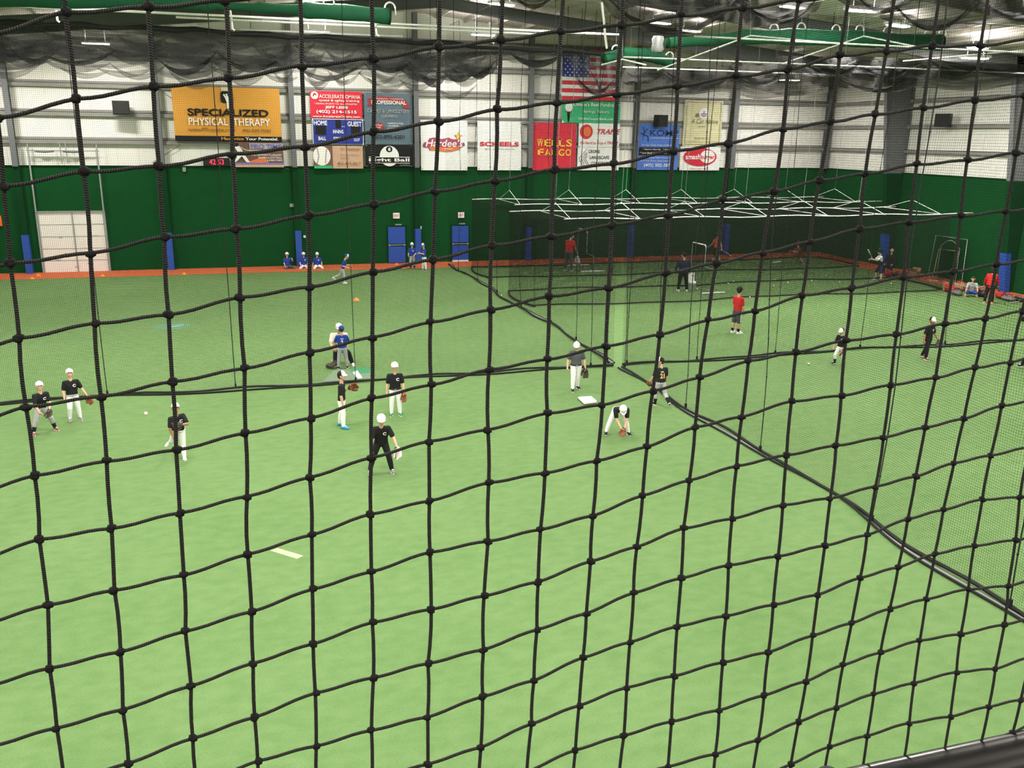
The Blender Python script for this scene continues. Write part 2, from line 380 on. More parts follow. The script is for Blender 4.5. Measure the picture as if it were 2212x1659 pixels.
# ---------------------------------------------------------------- columns
cols = [-17.2, -10.67, -3.95, 2.63, 9.19, 15.72, 22.2, 28.65, 35.2]
names = ['left corner out of view', 'far left beside the white roll-up door', 'left of the big orange banner', 'between the orange banner and the red training banner', 'right of the eight ball banner', 'left of the red bank banner',
         'between the air conditioning banner and the blue phone banner', 'right of the burger banner', 'in the far right corner']
for X, nm in zip(cols, names):
    t = thing('steel_column', 'grey steel column on the back wall, '+nm, 'column', (X, YB-.2, 0), group='steel columns on the back wall')
    zt = roof_z(X)-.05; wd = .26 if X < 28 else .30
    m = MB().box((0, -.16, (PAD_Z+zt)/2), (wd, .02, zt-PAD_Z)).box((0, 0, (PAD_Z+zt)/2), (.02, .30, zt-PAD_Z)).box((0, .15, (PAD_Z+zt)/2), (wd, .02, zt-PAD_Z))
    m.build('shaft', M['steel'], t)
    if X < 35:
        MB().box((0, .06, PAD_Z/2), (.30, .22, PAD_Z)).build('cloth_wrap', M['greend'], t)
        MB().box((0, -.02, .97), (.31, .34, 1.92)).build('base_pad', M['blue'], t)
for k, (y, nm) in enumerate(((42.9, 'behind the seated man by the far bags'), (34.25, 'at the right edge beside the red jacket'), (25.6, 'out of view near the divider'), (16.95, 'out of view'), (8.3, 'nearest the deck'))):
    t = thing('tapered_column', 'tapered steel frame column on the right wall, '+nm, 'column', (XR, y, 0), group='tapered columns on the right wall')
    def dep(z): return .42+z*.135
    def slab(z0, z1, mt, nm, wrap=False):
        m = MB(); zz = (z0, z1)
        hw = .17 if wrap else .12
        if wrap:
            m.add([(-dep(z), s*hw, z) for z in zz for s in (-1, 1)]+[(.03, s*hw, z) for z in zz for s in (-1, 1)],
                  [(0, 1, 3, 2), (4, 6, 7, 5), (0, 2, 6, 4), (1, 5, 7, 3), (0, 4, 5, 1), (2, 3, 7, 6)])
        else:
            m.add([(-dep(z0), 0, z0), (.05, 0, z0), (.05, 0, z1), (-dep(z1), 0, z1)], [(0, 1, 2, 3)])
            for s in (0, 1):
                fx = (lambda z: .05) if s else (lambda z: -dep(z))
                m.add([(fx(z)+dx, sy*hw, z) for z in zz for dx in (-.012, .012) for sy in (-1, 1)], [(0, 1, 3, 2), (4, 6, 7, 5), (0, 2, 6, 4), (1, 5, 7, 3), (0, 4, 5, 1), (2, 3, 7, 6)])
        m.build(nm, mt, t)
    slab(PAD_Z, roof_z(XR-1)-.2, M['steel'], 'shaft'); slab(0, PAD_Z, M['greend'], 'cloth_wrap', True)
    m = MB(); a = dep(0); b = dep(1.9)
    m.add([(-(a if z == 0 else b)-d, s*.20, z) for z in (0, 1.9) for d in (.10, -.20) for s in (-1, 1)], [(0, 1, 3, 2), (4, 6, 7, 5), (0, 2, 6, 4), (1, 5, 7, 3), (0, 4, 5, 1), (2, 3, 7, 6)])
    m.build('base_pad', M['blue'], t)

# ---------------------------------------------------------------- doors
def rect_y(x0, y0, x1, y1, Y):
    xm = (x0+x1)/2; ym = (y0+y1)/2
    return at_y(x0, ym, Y).x, at_y(xm, y1, Y).z, at_y(x1, ym, Y).x, at_y(xm, y0, Y).z
def exit_door(idx, x0, x1, plate):
    X0 = at_y(x0, 528, YB).x; X1 = at_y(x1, 528, YB).x; c = (X0+X1)/2; wd = X1-X0
    d = struct(MB().box((c, YB-.03, 1.06), (wd+.16, .06, 2.14)).build('door_%d' % idx, M['greend']))
    MB().box((c, YB-.08, 1.57), (wd, .07, .93)).build('upper_pad', M['blue'], d)
    MB().box((c, YB-.08, .50), (wd, .07, .90)).build('lower_pad', M['blue'], d)
    m = MB().box((c, YB-.10, 1.03), (wd*.98, .05, .05)); m.box((X0+.05, YB-.13, 1.03), (.10, .06, .09)); m.box((X1-.05, YB-.13, 1.03), (.10, .06, .09))
    m.build('push_bar', M['galv'], d)
    MB().box((c+.1, YB-.10, 2.16), (.35, .07, .07)).build('door_closer', M['galv'], d)
    if plate: MB().box((c, YB-.12, .05), (wd, .02, .10)).build('kick_plate', M['white'], d)
exit_door(1, 838.5, 875, False); exit_door(2, 976, 1011, True)
for (px, py, lb) in ((856, 466, 'lit white exit sign over the door left of the two standing boys'), (996, 464.5, 'white exit sign with red letters above the right blue door')):
    p = at_y(px, py, YB-.08)
    t = thing('exit_sign', lb, 'exit sign', (p.x, p.y, p.z), group='exit signs above the blue doors')
    MB().box((0, 0, 0), (.36, .06, .31)).build('sign_box', M['white'], t)
    vs, fs = text_geo('EXIT', .02); MB().add([(-.14+.28*u, -.035, -.07+.14*v) for u, v in vs], fs).build('lettering', M['cred'], t)
# overhead roll-up door
x0 = at_y(90, 520, YB).x; x1 = at_y(229, 520, YB).x; zt = 3.02; c = (x0+x1)/2; wd = x1-x0
d = struct(MB().box((c, YB-.05, zt/2), (wd, .06, zt)).build('door_3', M['doorw']))
m = MB()
for k in range(1, 5): m.box((c, YB-.085, zt*k/5), (wd, .02, .018))
m.pieces('panel_joint', M['galv'], d)
MB().box((x0+wd*.52, YB-.10, zt/2), (.05, .05, zt)).build('centre_post', M['galv'], d)
MB().box((x0-.05, YB-.09, zt/2), (.12, .10, zt)).box((x1+.05, YB-.09, zt/2), (.12, .10, zt)).box((c, YB-.09, zt+.03), (wd+.2, .10, .07)).build('door_frame', M['galv'], d)
m = MB()
for xx in (x0-.06, x1+.06): m.box((xx, YB-.14, (zt+6.35)/2), (.07, .07, 6.35-zt))
m.box((c, YB-.16, 6.02), (wd+.3, .04, .05)); m.pieces('lift_track', M['galv'], d)
m = MB()
for a, b in ((x0+.25, x0+1.1), (x0+1.5, x0+2.4)): m.tube([(a, YB-.22, 6.0), ((a+b)/2, YB-.22, 5.96), (b, YB-.22, 6.0)], .045, 8)
m.pieces('lift_spring', M['steel'], d)
m = MB().box((c-.1, YB-.2, 5.9), (.05, .05, 1.0)).box((c+.16, YB-.2, 5.9), (.05, .05, 1.0)); m.pieces('spring_strut', M['galv'], d)
m = MB()
for sx, sz, sw in ((.30, 1.75, .16), (.85, 1.82, .22), (.35, .95, .10), (.22, .62, .26), (.5, .25, .2), (.72, .42, .3)): m.box((x0+wd*sx, YB-.083, sz), (sw, .006, .03))
m.pieces('scuff_mark', M['grey'], d)

# small wall fittings
def fit(name, px, py, d, mat, lb, cat, Y=None):
    p = at_y(px, py, (Y or YB)-d[1]/2); o = MB().box((0, 0, 0), d).build(name, mat, loc=p); tag(o, lb, cat); return o
fit('junction_box', 631, 443.5, (.26, .1, .17), M['galv'], 'small grey box on the green wall above the leftmost seated boys', 'wall box')
fit('junction_box', 658, 511, (.12, .08, .13), M['white'], 'tiny white box beside the blue pad behind the seated boys', 'wall box')
fit('emergency_light', 908, 491.5, (.12, .10, .16), M['white'], 'small white fitting on top of the blue pad between the doors', 'wall light')
fit('cable_box', 398, 366, (.16, .1, .22), M['galv'], 'grey box under the digital clock on the green wall top', 'wall box')
def speaker(p, lb, rz):
    t = thing('wall_speaker', lb, 'loudspeaker', p, rz, 'black speakers on the upper walls')
    m = MB(); m.prism([Vector((-.40, -.25, -.33)), Vector((.40, -.25, -.33)), Vector((.28, .25, -.33)), Vector((-.28, .25, -.33))], (0, 0, 0), (0, 0, .66)); m.build('cabinet', M['black'], t)
    MB().box((0, -.262, 0), (.70, .02, .56)).build('grille', M['rubber'], t)
    MB().box((0, .34, 0), (.1, .2, .3)).build('bracket', M['steel'], t)
speaker(at_y(264, 233, YB-.55), 'black loudspeaker on the white wall at the left', R(-6))
speaker(at_y(1426, 261, YB-.55), 'black loudspeaker just above the blue phone number banner', R(25))
p = at_x(2040, 260, XR-.5); speaker(p, 'black loudspeaker on the right wall beyond the tapered column', R(-68))
# digital clock
p = at_y(468, 352, YB-.08); p.z = PAD_Z+.05+.20
t = thing('digital_clock', 'black digital clock with red digits on the ledge under the orange banner', 'clock', p)
MB().box((0, 0, 0), (1.32, .16, .40)).build('clock_case', M['black'], t)
vs, fs = text_geo('42 53', .01); MB().add([(-.36+.72*u, -.085, -.13+.26*v) for u, v in vs], fs).build('digits', emit('red_led', (1, .02, .06), 2.2), t)
# orange exit light at far left edge
fit('orange_lamp', -1.5, 477, (.22, .12, .5), M['corange'], 'orange lamp at the left edge of the green wall', 'wall light')

# ---------------------------------------------------------------- banners
BM = dict(or_=pm('banner_orange', (.62, .30, .045), .55, .10, .6), bk=M['cblack'], wh=pm('banner_white', (.82, .83, .80), .5, .03, 2), rd=pm('banner_red', (.60, .022, .045), .5, .05, 2), bl=pm('banner_blue', (.02, .035, .25), .5),
          dkb=pm('banner_slate', (.10, .15, .19), .5, .15, 1), dkr=pm('banner_crimson', (.33, .03, .035), .5), tn=pm('banner_tan', (.56, .36, .25), .5), gn=pm('banner_green', (.03, .42, .17), .5), cr=pm('banner_cream', (.66, .62, .38), .5),
          kb=pm('banner_sky', (.08, .19, .60), .5, .05, 2), yl=pm('letter_gold', (.90, .52, .05), .5), nv=pm('letter_navy', (.01, .025, .14), .5), pk=pm('letter_pale', (.80, .66, .62), .5), br=pm('poster_brown', (.17, .085, .06), .6, .3, 3),
          og=pm('art_orange', (.72, .18, .05), .5), gy=pm('art_grey', (.36, .36, .38), .5), lv=pm('art_plum', (.36, .06, .12), .5), hide=M['ball'], dg=pm('letter_olive', (.20, .19, .10), .5), lg=pm('letter_brown', (.20, .09, .02), .5), bb=pm('art_violet', (.20, .17, .42), .5), mg=pm('art_mauve', (.42, .33, .40), .5))
SER = {'W': [(0, 1, .42), (.55, 1, .45)], 'E': [(0, 1, .3), (0, 0, .3)], 'L': [(0, 1, .5), (0, 0, .3)], 'F': [(0, 0, .5), (0, 1, .3)], 'A': [(-.06, 0, .42), (.62, 0, .42)], 'R': [(0, 0, .42), (.66, 0, .4), (0, 1, .3)], 'S': [], 'G': [(.55, .42, .5)], 'O': []}
def banner(name, px, base, label, items, Y=None, cat='banner', group='sponsor banners hung on the back wall', wave=0.0):
    Y = Y or YB-.17
    X0, Z0, X1, Z1 = rect_y(*px, Y); wd = X1-X0; ht = Z1-Z0
    t = thing(name, label, cat, (X0, Y, Z0), group=group)
    n = 12; g = [[Vector((wd*i/n, .025*wave*math.sin(i*1.7+j), ht*j/6)) for i in range(n+1)] for j in range(7)]
    m = MB().sheet(g)
    m.sheet([[p+Vector((0, .02, 0)) for p in row[::-1]] for row in g])
    m.build('cloth', BM[base], t)
    letters = MB(); art = MB(); lm = []; am = []; dy = -.03
    def idx(lst, k):
        if k not in lst: lst.append(k)
        return lst.index(k)
    for it in items:
        dy -= .0035; k = it[0]
        T = lambda u, v: (wd*u, dy, ht*v)
        if k == 't':
            _, s, u0, v0, u1, v1, c = it[:7]; bold = it[7] if len(it) > 7 else .012; sh = it[8] if len(it) > 8 else 0
            vs, fs = text_geo(s, bold); letters.add([T(u0+(u1-u0)*a+sh*b, v0+(v1-v0)*b) for a, b in vs], fs, idx(lm, c))
        elif k == 'serif':
            _, s, u0, v0, u1, v1, c = it; cw = (u1-u0)/len(s)
            for q, ch in enumerate(s):
                vs, fs = text_geo(ch, .035); a0 = u0+cw*q; letters.add([T(a0+cw*.86*a, v0+(v1-v0)*b) for a, b in vs], fs, idx(lm, c))
                for (sx, sy, sw) in SER.get(ch, []):
                    zz = v0+(v1-v0)*sy; th = (v1-v0)*.11; zz -= th if sy > .5 else 0
                    letters.add([T(a0+cw*.86*(sx-.06), zz), T(a0+cw*.86*(sx+sw), zz), T(a0+cw*.86*(sx+sw), zz+th), T(a0+cw*.86*(sx-.06), zz+th)], [(0, 1, 2, 3)], idx(lm, c))
        elif k == 'r':
            _, u0, v0, u1, v1, c = it; art.add([T(u0, v0), T(u1, v0), T(u1, v1), T(u0, v1)], [(0, 1, 2, 3)], idx(am, c))
        elif k == 'rr':
            _, u0, v0, u1, v1, rr, c = it; pts = []; ra = rr*ht/wd
            for (cx, cy, a0) in ((u1-ra, v1-rr, 0), (u0+ra, v1-rr, 90), (u0+ra, v0+rr, 180), (u1-ra, v0+rr, 270)):
                for q in range(5): a = R(a0+q*22.5); pts.append(T(cx+ra*math.cos(a), cy+rr*math.sin(a)))
            art.add(pts, [tuple(range(len(pts)))], idx(am, c))
        elif k == 'e':
            _, u, v, ru, rv, c = it; art.add([T(u+ru*math.cos(2*math.pi*q/28), v+rv*math.sin(2*math.pi*q/28)) for q in range(28)], [tuple(range(28))], idx(am, c))
        elif k == 'p':
            _, pts, c = it; art.add([T(*q) for q in pts], [tuple(range(len(pts)))], idx(am, c))
        elif k == 'l':
            _, pts, th, c = it
            for q in range(len(pts)-1):
                a = Vector((wd*pts[q][0], 0, ht*pts[q][1])); b = Vector((wd*pts[q+1][0], 0, ht*pts[q+1][1])); nn = Vector((-(b-a).z, 0, (b-a).x)).normalized()*th*ht/2
                art.add([(p.x, dy, p.z) for p in (a-nn, b-nn, b+nn, a+nn)], [(0, 1, 2, 3)], idx(am, c))
    if art.v: art.build('artwork', [BM[c] for c in am], t)
    if letters.v: letters.build('lettering', [BM[c] for c in lm], t)
    m = MB()
    for u in (.03, .97):
        for v in (.03, .97): m.tube([(wd*u, -.02, ht*v), (wd*u, .09, ht*v)], .025, 8)
    m.pieces('grommet', M['galv'], t)
    return t
def star(cu, cv, r, asp, n=5): return [(cu+r*(1 if q % 2 == 0 else .45)*math.sin(math.pi*q/n)*asp, cv+r*(1 if q % 2 == 0 else .45)*math.cos(math.pi*q/n)) for q in range(2*n)]
banner('wall_banner', (374, 188.5, 606, 305), 'or_', 'large orange physical therapy banner with black and white lettering', [
    ('r', 0, 0, 1, .095, 'bk'), ('r', .455, .93, .54, 1, 'cr'), ('rr', .445, .71, .56, .925, .05, 'bk'),
    ('l', [(.475, .87), (.495, .80), (.505, .72), (.505, .61)], .03, 'wh'), ('l', [(.50, .88), (.508, .80), (.512, .72), (.512, .61)], .03, 'wh'), ('l', [(.53, .87), (.520, .80), (.518, .61)], .03, 'wh'),
    ('t', 'SPECIALIZED', .13, .465, .885, .60, 'bk', .035), ('t', 'PHYSICAL  THERAPY', .135, .295, .895, .43, 'wh', .012), ('t', 'www.PTomaha.com', .12, .185, .56, .245, 'lg', .012), ('t', '402.930.7020', .63, .18, .90, .235, 'lg', .012),
    ('t', 'Maximize', .425, .02, .635, .078, 'or_', .03), ('t', 'Your Potential.', .65, .02, .965, .078, 'wh', .03)])
banner('wall_banner', (503.5, 307, 612, 361), 'br', 'dark brown poster with a white baseball batter below the orange banner', [
    ('r', 0, 0, 1, .10, 'tn'), ('r', 0, .10, 1, .18, 'bb'), ('p', [(.22, .18), (.62, .42), (.70, .18)], 'og'), ('r', .33, .72, 1, .96, 'gy'), ('r', .31, .62, .8, .70, 'tn'),
    ('p', [(.04, .80), (.14, .84), (.20, .62), (.12, .55), (.07, .68)], 'wh'), ('p', [(.09, .56), (.21, .56), (.32, .2), (.25, .2), (.17, .44), (.09, .28), (.04, .19), (-.0, .19), (.06, .36)], 'wh'), ('e', .08, .9, .035, .06, 'bk'), ('l', [(.14, .8), (.26, .68), (.33, .66)], .05, 'gy'),
    ('t', 'PRO TIME', .36, .74, .97, .93, 'bb', .03), ('t', "THE MIDWEST'S LARGEST", .35, .46, .97, .53, 'wh', .01), ('t', 'BASEBALL/SOFTBALL', .5, .35, .97, .42, 'wh', .01), ('t', 'SUPERSTORES', .66, .24, .97, .31, 'wh', .01)])
banner('wall_banner', (670, 197.5, 782, 256), 'rd', 'red speed and agility training banner with white phone number', [
    ('e', .09, .84, .072, .14, 'wh'), ('l', [(.06, .80), (.09, .92), (.12, .84)], .05, 'dkr'), ('t', 'ACCELERATE OMAHA', .175, .74, .97, .88, 'pk', .02), ('t', 'speed & agility training', .17, .60, .95, .71, 'pk', .012),
    ('t', 'TAKING SPORTS TO ALL ATHLETES', .08, .51, .90, .57, 'pk', .008), ('t', 'JEFF LEISE', .28, .34, .72, .46, 'wh', .03), ('t', '(402) 214-1515', .11, .16, .89, .31, 'wh', .03), ('t', 'www.AccelerateOmaha.com', .04, .03, .95, .12, 'pk', .02)])
banner('wall_scoreboard', (675, 257, 785, 312.5), 'wh', 'blue baseball scoreboard with white border reading home and guest', [
    ('rr', .015, .03, .985, .975, .06, 'bl'), ('r', .055, .38, .265, .72, 'bk'), ('r', .45, .64, .56, .97, 'bk'), ('r', .755, .33, .94, .72, 'bk'), ('t', 'HOME', .03, .75, .29, .93, 'wh', .03), ('t', 'GUEST', .69, .72, .965, .91, 'wh', .03), ('t', 'b.s.', .575, .69, .64, .74, 'wh'),
    ('t', 'INNING', .395, .44, .60, .58, 'wh', .03), ('t', 'BALL', .11, .17, .255, .31, 'wh', .03), ('t', 'STRIKE', .40, .18, .61, .30, 'wh', .03), ('t', 'OUT', .80, .14, .92, .25, 'wh', .03)], cat='scoreboard')
banner('wall_banner', (678, 315, 784, 364), 'tn', 'tan banner with a large baseball picture beside faint brown writing', [
    ('r', 0, .0, .38, 1, 'br'), ('r', 0, 0, .36, .12, 'gn'), ('e', .16, .55, .175, .42, 'hide'), ('l', [(.07, .9), (.10, .55), (.06, .2)], .06, 'mg'), ('l', [(.26, .86), (.24, .55), (.23, .22)], .06, 'mg'),
    ('t', 'Dr. Spencer', .55, .78, .95, .93, 'lg', .004), ('t', 'Family Dental', .55, .56, .92, .64, 'lg', .0), ('t', '& More', .55, .42, .72, .49, 'lg', .0), ('t', '402-429-8817', .47, .16, .95, .29, 'lg', .004)])
banner('wall_banner', (787.5, 201.5, 891, 312), 'dkb', 'slate blue cleaning service banner with a dark red ribbon', [
    ('p', [(.05, .74), (.20, .76), (.20, .86), (.06, .86), (.10, .80)], 'dkr'), ('p', [(.95, .70), (.80, .73), (.80, .83), (.94, .82), (.90, .77)], 'dkr'), ('p', [(.10, .80), (.30, .835), (.5, .83), (.7, .815), (.88, .77), (.88, .87), (.7, .915), (.5, .93), (.3, .93), (.10, .90)], 'dkr'),
    ('t', 'RESIDENTIAL * COMMERCIAL', .24, .878, .82, .905, 'pk', .004), ('t', 'PROFESSIONAL', .15, .785, .87, .86, 'wh', .03), ('t', 'CARPET & UPHOLSTERY', .06, .62, .93, .69, 'gy', .012), ('t', 'CLEANING', .34, .53, .68, .59, 'gy', .012),
    ('e', .26, .355, .135, .075, 'dkr'), ('t', '24 Hr Flood', .15, .365, .36, .40, 'wh', .01), ('t', 'Work', .18, .32, .33, .35, 'wh', .01), ('t', '- CARPETS & TILES', .45, .40, .80, .43, 'wh', .008), ('t', '- DRAPERIES', .45, .35, .71, .38, 'wh', .008), ('t', '- FURNITURE', .45, .30, .70, .33, 'wh', .008), ('t', '402-895-6201', .17, .115, .82, .19, 'bk', .015)])
banner('wall_banner', (789, 313.5, 892, 360.5), 'bk', 'black billiards banner with a white eight ball circle', [
    ('e', .50, .50, .20, .47, 'wh'), ('e', .50, .81, .068, .14, 'bk'), ('t', '8', .475, .735, .53, .885, 'wh', .03), ('r', .0, .17, 1, .44, 'bk'), ('r', .07, .44, .93, .465, 'wh'), ('r', .07, .165, .93, .185, 'wh'), ('t', 'Eight Ball', .07, .205, .92, .405, 'wh', .03), ('t', 'NUTRITION', .72, .05, .93, .11, 'gy', .01)])
banner('wall_banner', (909, 260, 1009.5, 368), 'wh', 'white restaurant banner with red script and an orange star', [
    ('p', [(.04, .50), (.06, .46), (.16, .46), (.18, .40), (.30, .41), (.45, .395), (.62, .38), (.80, .42), (.88, .48), (.95, .51), (.93, .56), (.86, .57), (.80, .62), (.66, .63), (.60, .66), (.44, .63), (.28, .66), (.18, .64), (.14, .58), (.06, .55)], 'lv'),
    ('p', [(.16, .47), (.22, .40), (.34, .405), (.5, .38), (.66, .385), (.80, .43), (.86, .49), (.5, .46)], 'og'), ('p', star(.80, .685, .095, .95), 'lv'), ('p', star(.80, .685, .078, .95), 'yl'), ('t', "Hardee's", .10, .475, .88, .625, 'wh', .02, .03), ('l', [(.5, .435), (.68, .435)], .012, 'wh')])
banner('wall_banner', (1031.5, 262, 1126, 368), 'wh', 'plain white sporting goods banner with one red word', [
    ('t', 'SCHEELS', .05, .495, .94, .585, 'rd', .045), ('t', 'gear  passion  sports', .165, .42, .83, .455, 'bk', .0)])
banner('wall_banner', (1150, 265.5, 1244, 368), 'rd', 'solid red bank banner with two lines of gold letters', [
    ('serif', 'WELLS', .10, .505, .93, .66, 'yl'), ('serif', 'FARGO', .12, .31, .91, .455, 'yl')])
banner('wall_banner', (1213.5, 217, 1340, 266), 'gn', 'bright green fundraiser banner below the flag', [
    ('p', [(.0, 0), (.16, 0), (.19, .5), (.17, .98), (.0, .98)], 'greenback' if False else 'gn'), ('e', .115, .70, .062, .22, 'wh'), ('p', [(.05, .5), (.17, .5), (.165, .46), (.06, .45)], 'br'), ('p', [(.085, .46), (.14, .46), (.125, .05), (.10, .02)], 'bk'), ('p', [(0, 0), (.045, 0), (.01, .14)], 'pk'),
    ('t', "Omaha's Best Fundraiser", .185, .74, .985, .91, 'wh', .015), ('t', 'Savings Tickets', .36, .42, .80, .57, 'pk', .01), ('t', 'OmahaCouponBook.com', .275, .11, .87, .25, 'wh', .015)])
banner('wall_banner', (1250, 266, 1338, 318), 'wh', 'white air conditioning banner with a red globe', [
    ('e', .18, .64, .155, .30, 'rd'), ('e', .20, .64, .09, .20, 'og'), ('t', 'TRANE', .41, .55, .98, .76, 'rd', .03, .04), ('t', "It's hard to stop a TRANE", .03, .09, .96, .25, 'rd', .006, .02)])
banner('wall_banner', (1247.5, 318.5, 1337, 368), 'wh', 'white landscape company banner with black chevron lines', [
    ('l', [(.22, .94), (.03, .52), (.16, .06)], .018, 'bk'), ('l', [(.21, .78), (.09, .52), (.20, .06)], .018, 'bk'), ('l', [(.22, .72), (.14, .50), (.25, .13)], .018, 'bk'), ('l', [(.23, .64), (.18, .50), (.285, .20)], .018, 'bk'),
    ('t', 'CRONE', .25, .76, .52, .90, 'bk', .012), ('t', 'LANDSCAPE', .285, .50, .75, .64, 'bk', .012), ('t', 'CONSTRUCTION', .32, .24, .92, .38, 'bk', .012)])
banner('wall_banner', (1376.5, 268, 1466, 367), 'kb', 'sky blue banner with dark letters and white phone number', [
    ('l', [(.06, .80), (.13, .78), (.22, .90)], .02, 'nv'), ('l', [(.10, .79), (.24, .73), (.25, .62)], .022, 'nv'), ('l', [(.12, .93), (.15, .84), (.12, .66)], .014, 'nv'), ('t', 'KOMP', .285, .745, .965, .87, 'nv', .008), ('r', .31, .695, .97, .703, 'pk'),
    ('t', 'For Your Health, Fitness and Recovery', .10, .52, .90, .56, 'wh', .008), ('r', .04, .325, .96, .495, 'bk'), ('t', '* Sports Injuries   * Posture', .12, .43, .86, .47, 'wh', .01), ('t', '* Low Back & Neck Pain', .06, .355, .70, .395, 'wh', .01), ('t', 'Accepting New Patients', .15, .25, .8, .285, 'pk', .0), ('t', 'Call For Your Appointment', .08, .18, .86, .215, 'pk', .0), ('t', '(402) 502-3877', .17, .05, .86, .14, 'wh', .012)])
banner('wall_banner', (1477, 217, 1559.5, 316), 'cr', 'tall pale yellow banner with a flower emblem', [
    ('l', [(.05, .04), (.05, .96), (.95, .96), (.95, .04), (.05, .04)], .01, 'dg'), ('e', .5, .72, .13, .12, 'wh'), ('p', [(.41, .72), (.43, .66), (.5, .63), (.57, .66), (.59, .72), (.53, .73), (.5, .79), (.47, .73)], 'mg'), ('e', .34, .68, .05, .04, 'dg'), ('t', 'A Cut Above', .18, .50, .88, .60, 'dg', .004, .03), ('t', 'at the', .38, .42, .55, .46, 'dg', .01), ('t', 'Rose & Co.', .30, .16, .68, .20, 'dg', .004), ('r', .1, .10, .9, .105, 'dg')])
banner('wall_banner', (1469, 316.5, 1555, 368), 'wh', 'white burger restaurant banner with a red oval', [
    ('e', .49, .56, .42, .38, 'rd'), ('e', .675, .58, .19, .27, 'wh'), ('t', 'smash', .13, .46, .50, .68, 'wh', .03), ('t', 'burger', .50, .42, .86, .66, 'rd', .03), ('t', 'smash.  shake.  sides.', .25, .05, .73, .11, 'rd', .01)])
# flag
its = []
for k in range(13):
    if k % 2 == 0: its.append(('r', 0, 1-(k+1)/13, 1, 1-k/13, 'rd'))
its.append(('r', 0, 1-7/13, .46, 1, 'bl'))
for rr in range(9):
    for cc in range(6 if rr % 2 == 0 else 5):
        its.append(('p', star(.46*((cc+.5)/6+(0 if rr % 2 == 0 else 1/12)), 1-(rr+.8)/9*7/13*.98, .021, .8), 'wh'))
banner('wall_flag', (1214, 108, 1338, 217), 'wh', 'large red white and blue flag partly hidden by bunched netting', its, Y=YB-.32, cat='flag', group='flag hung above the banners', wave=1)

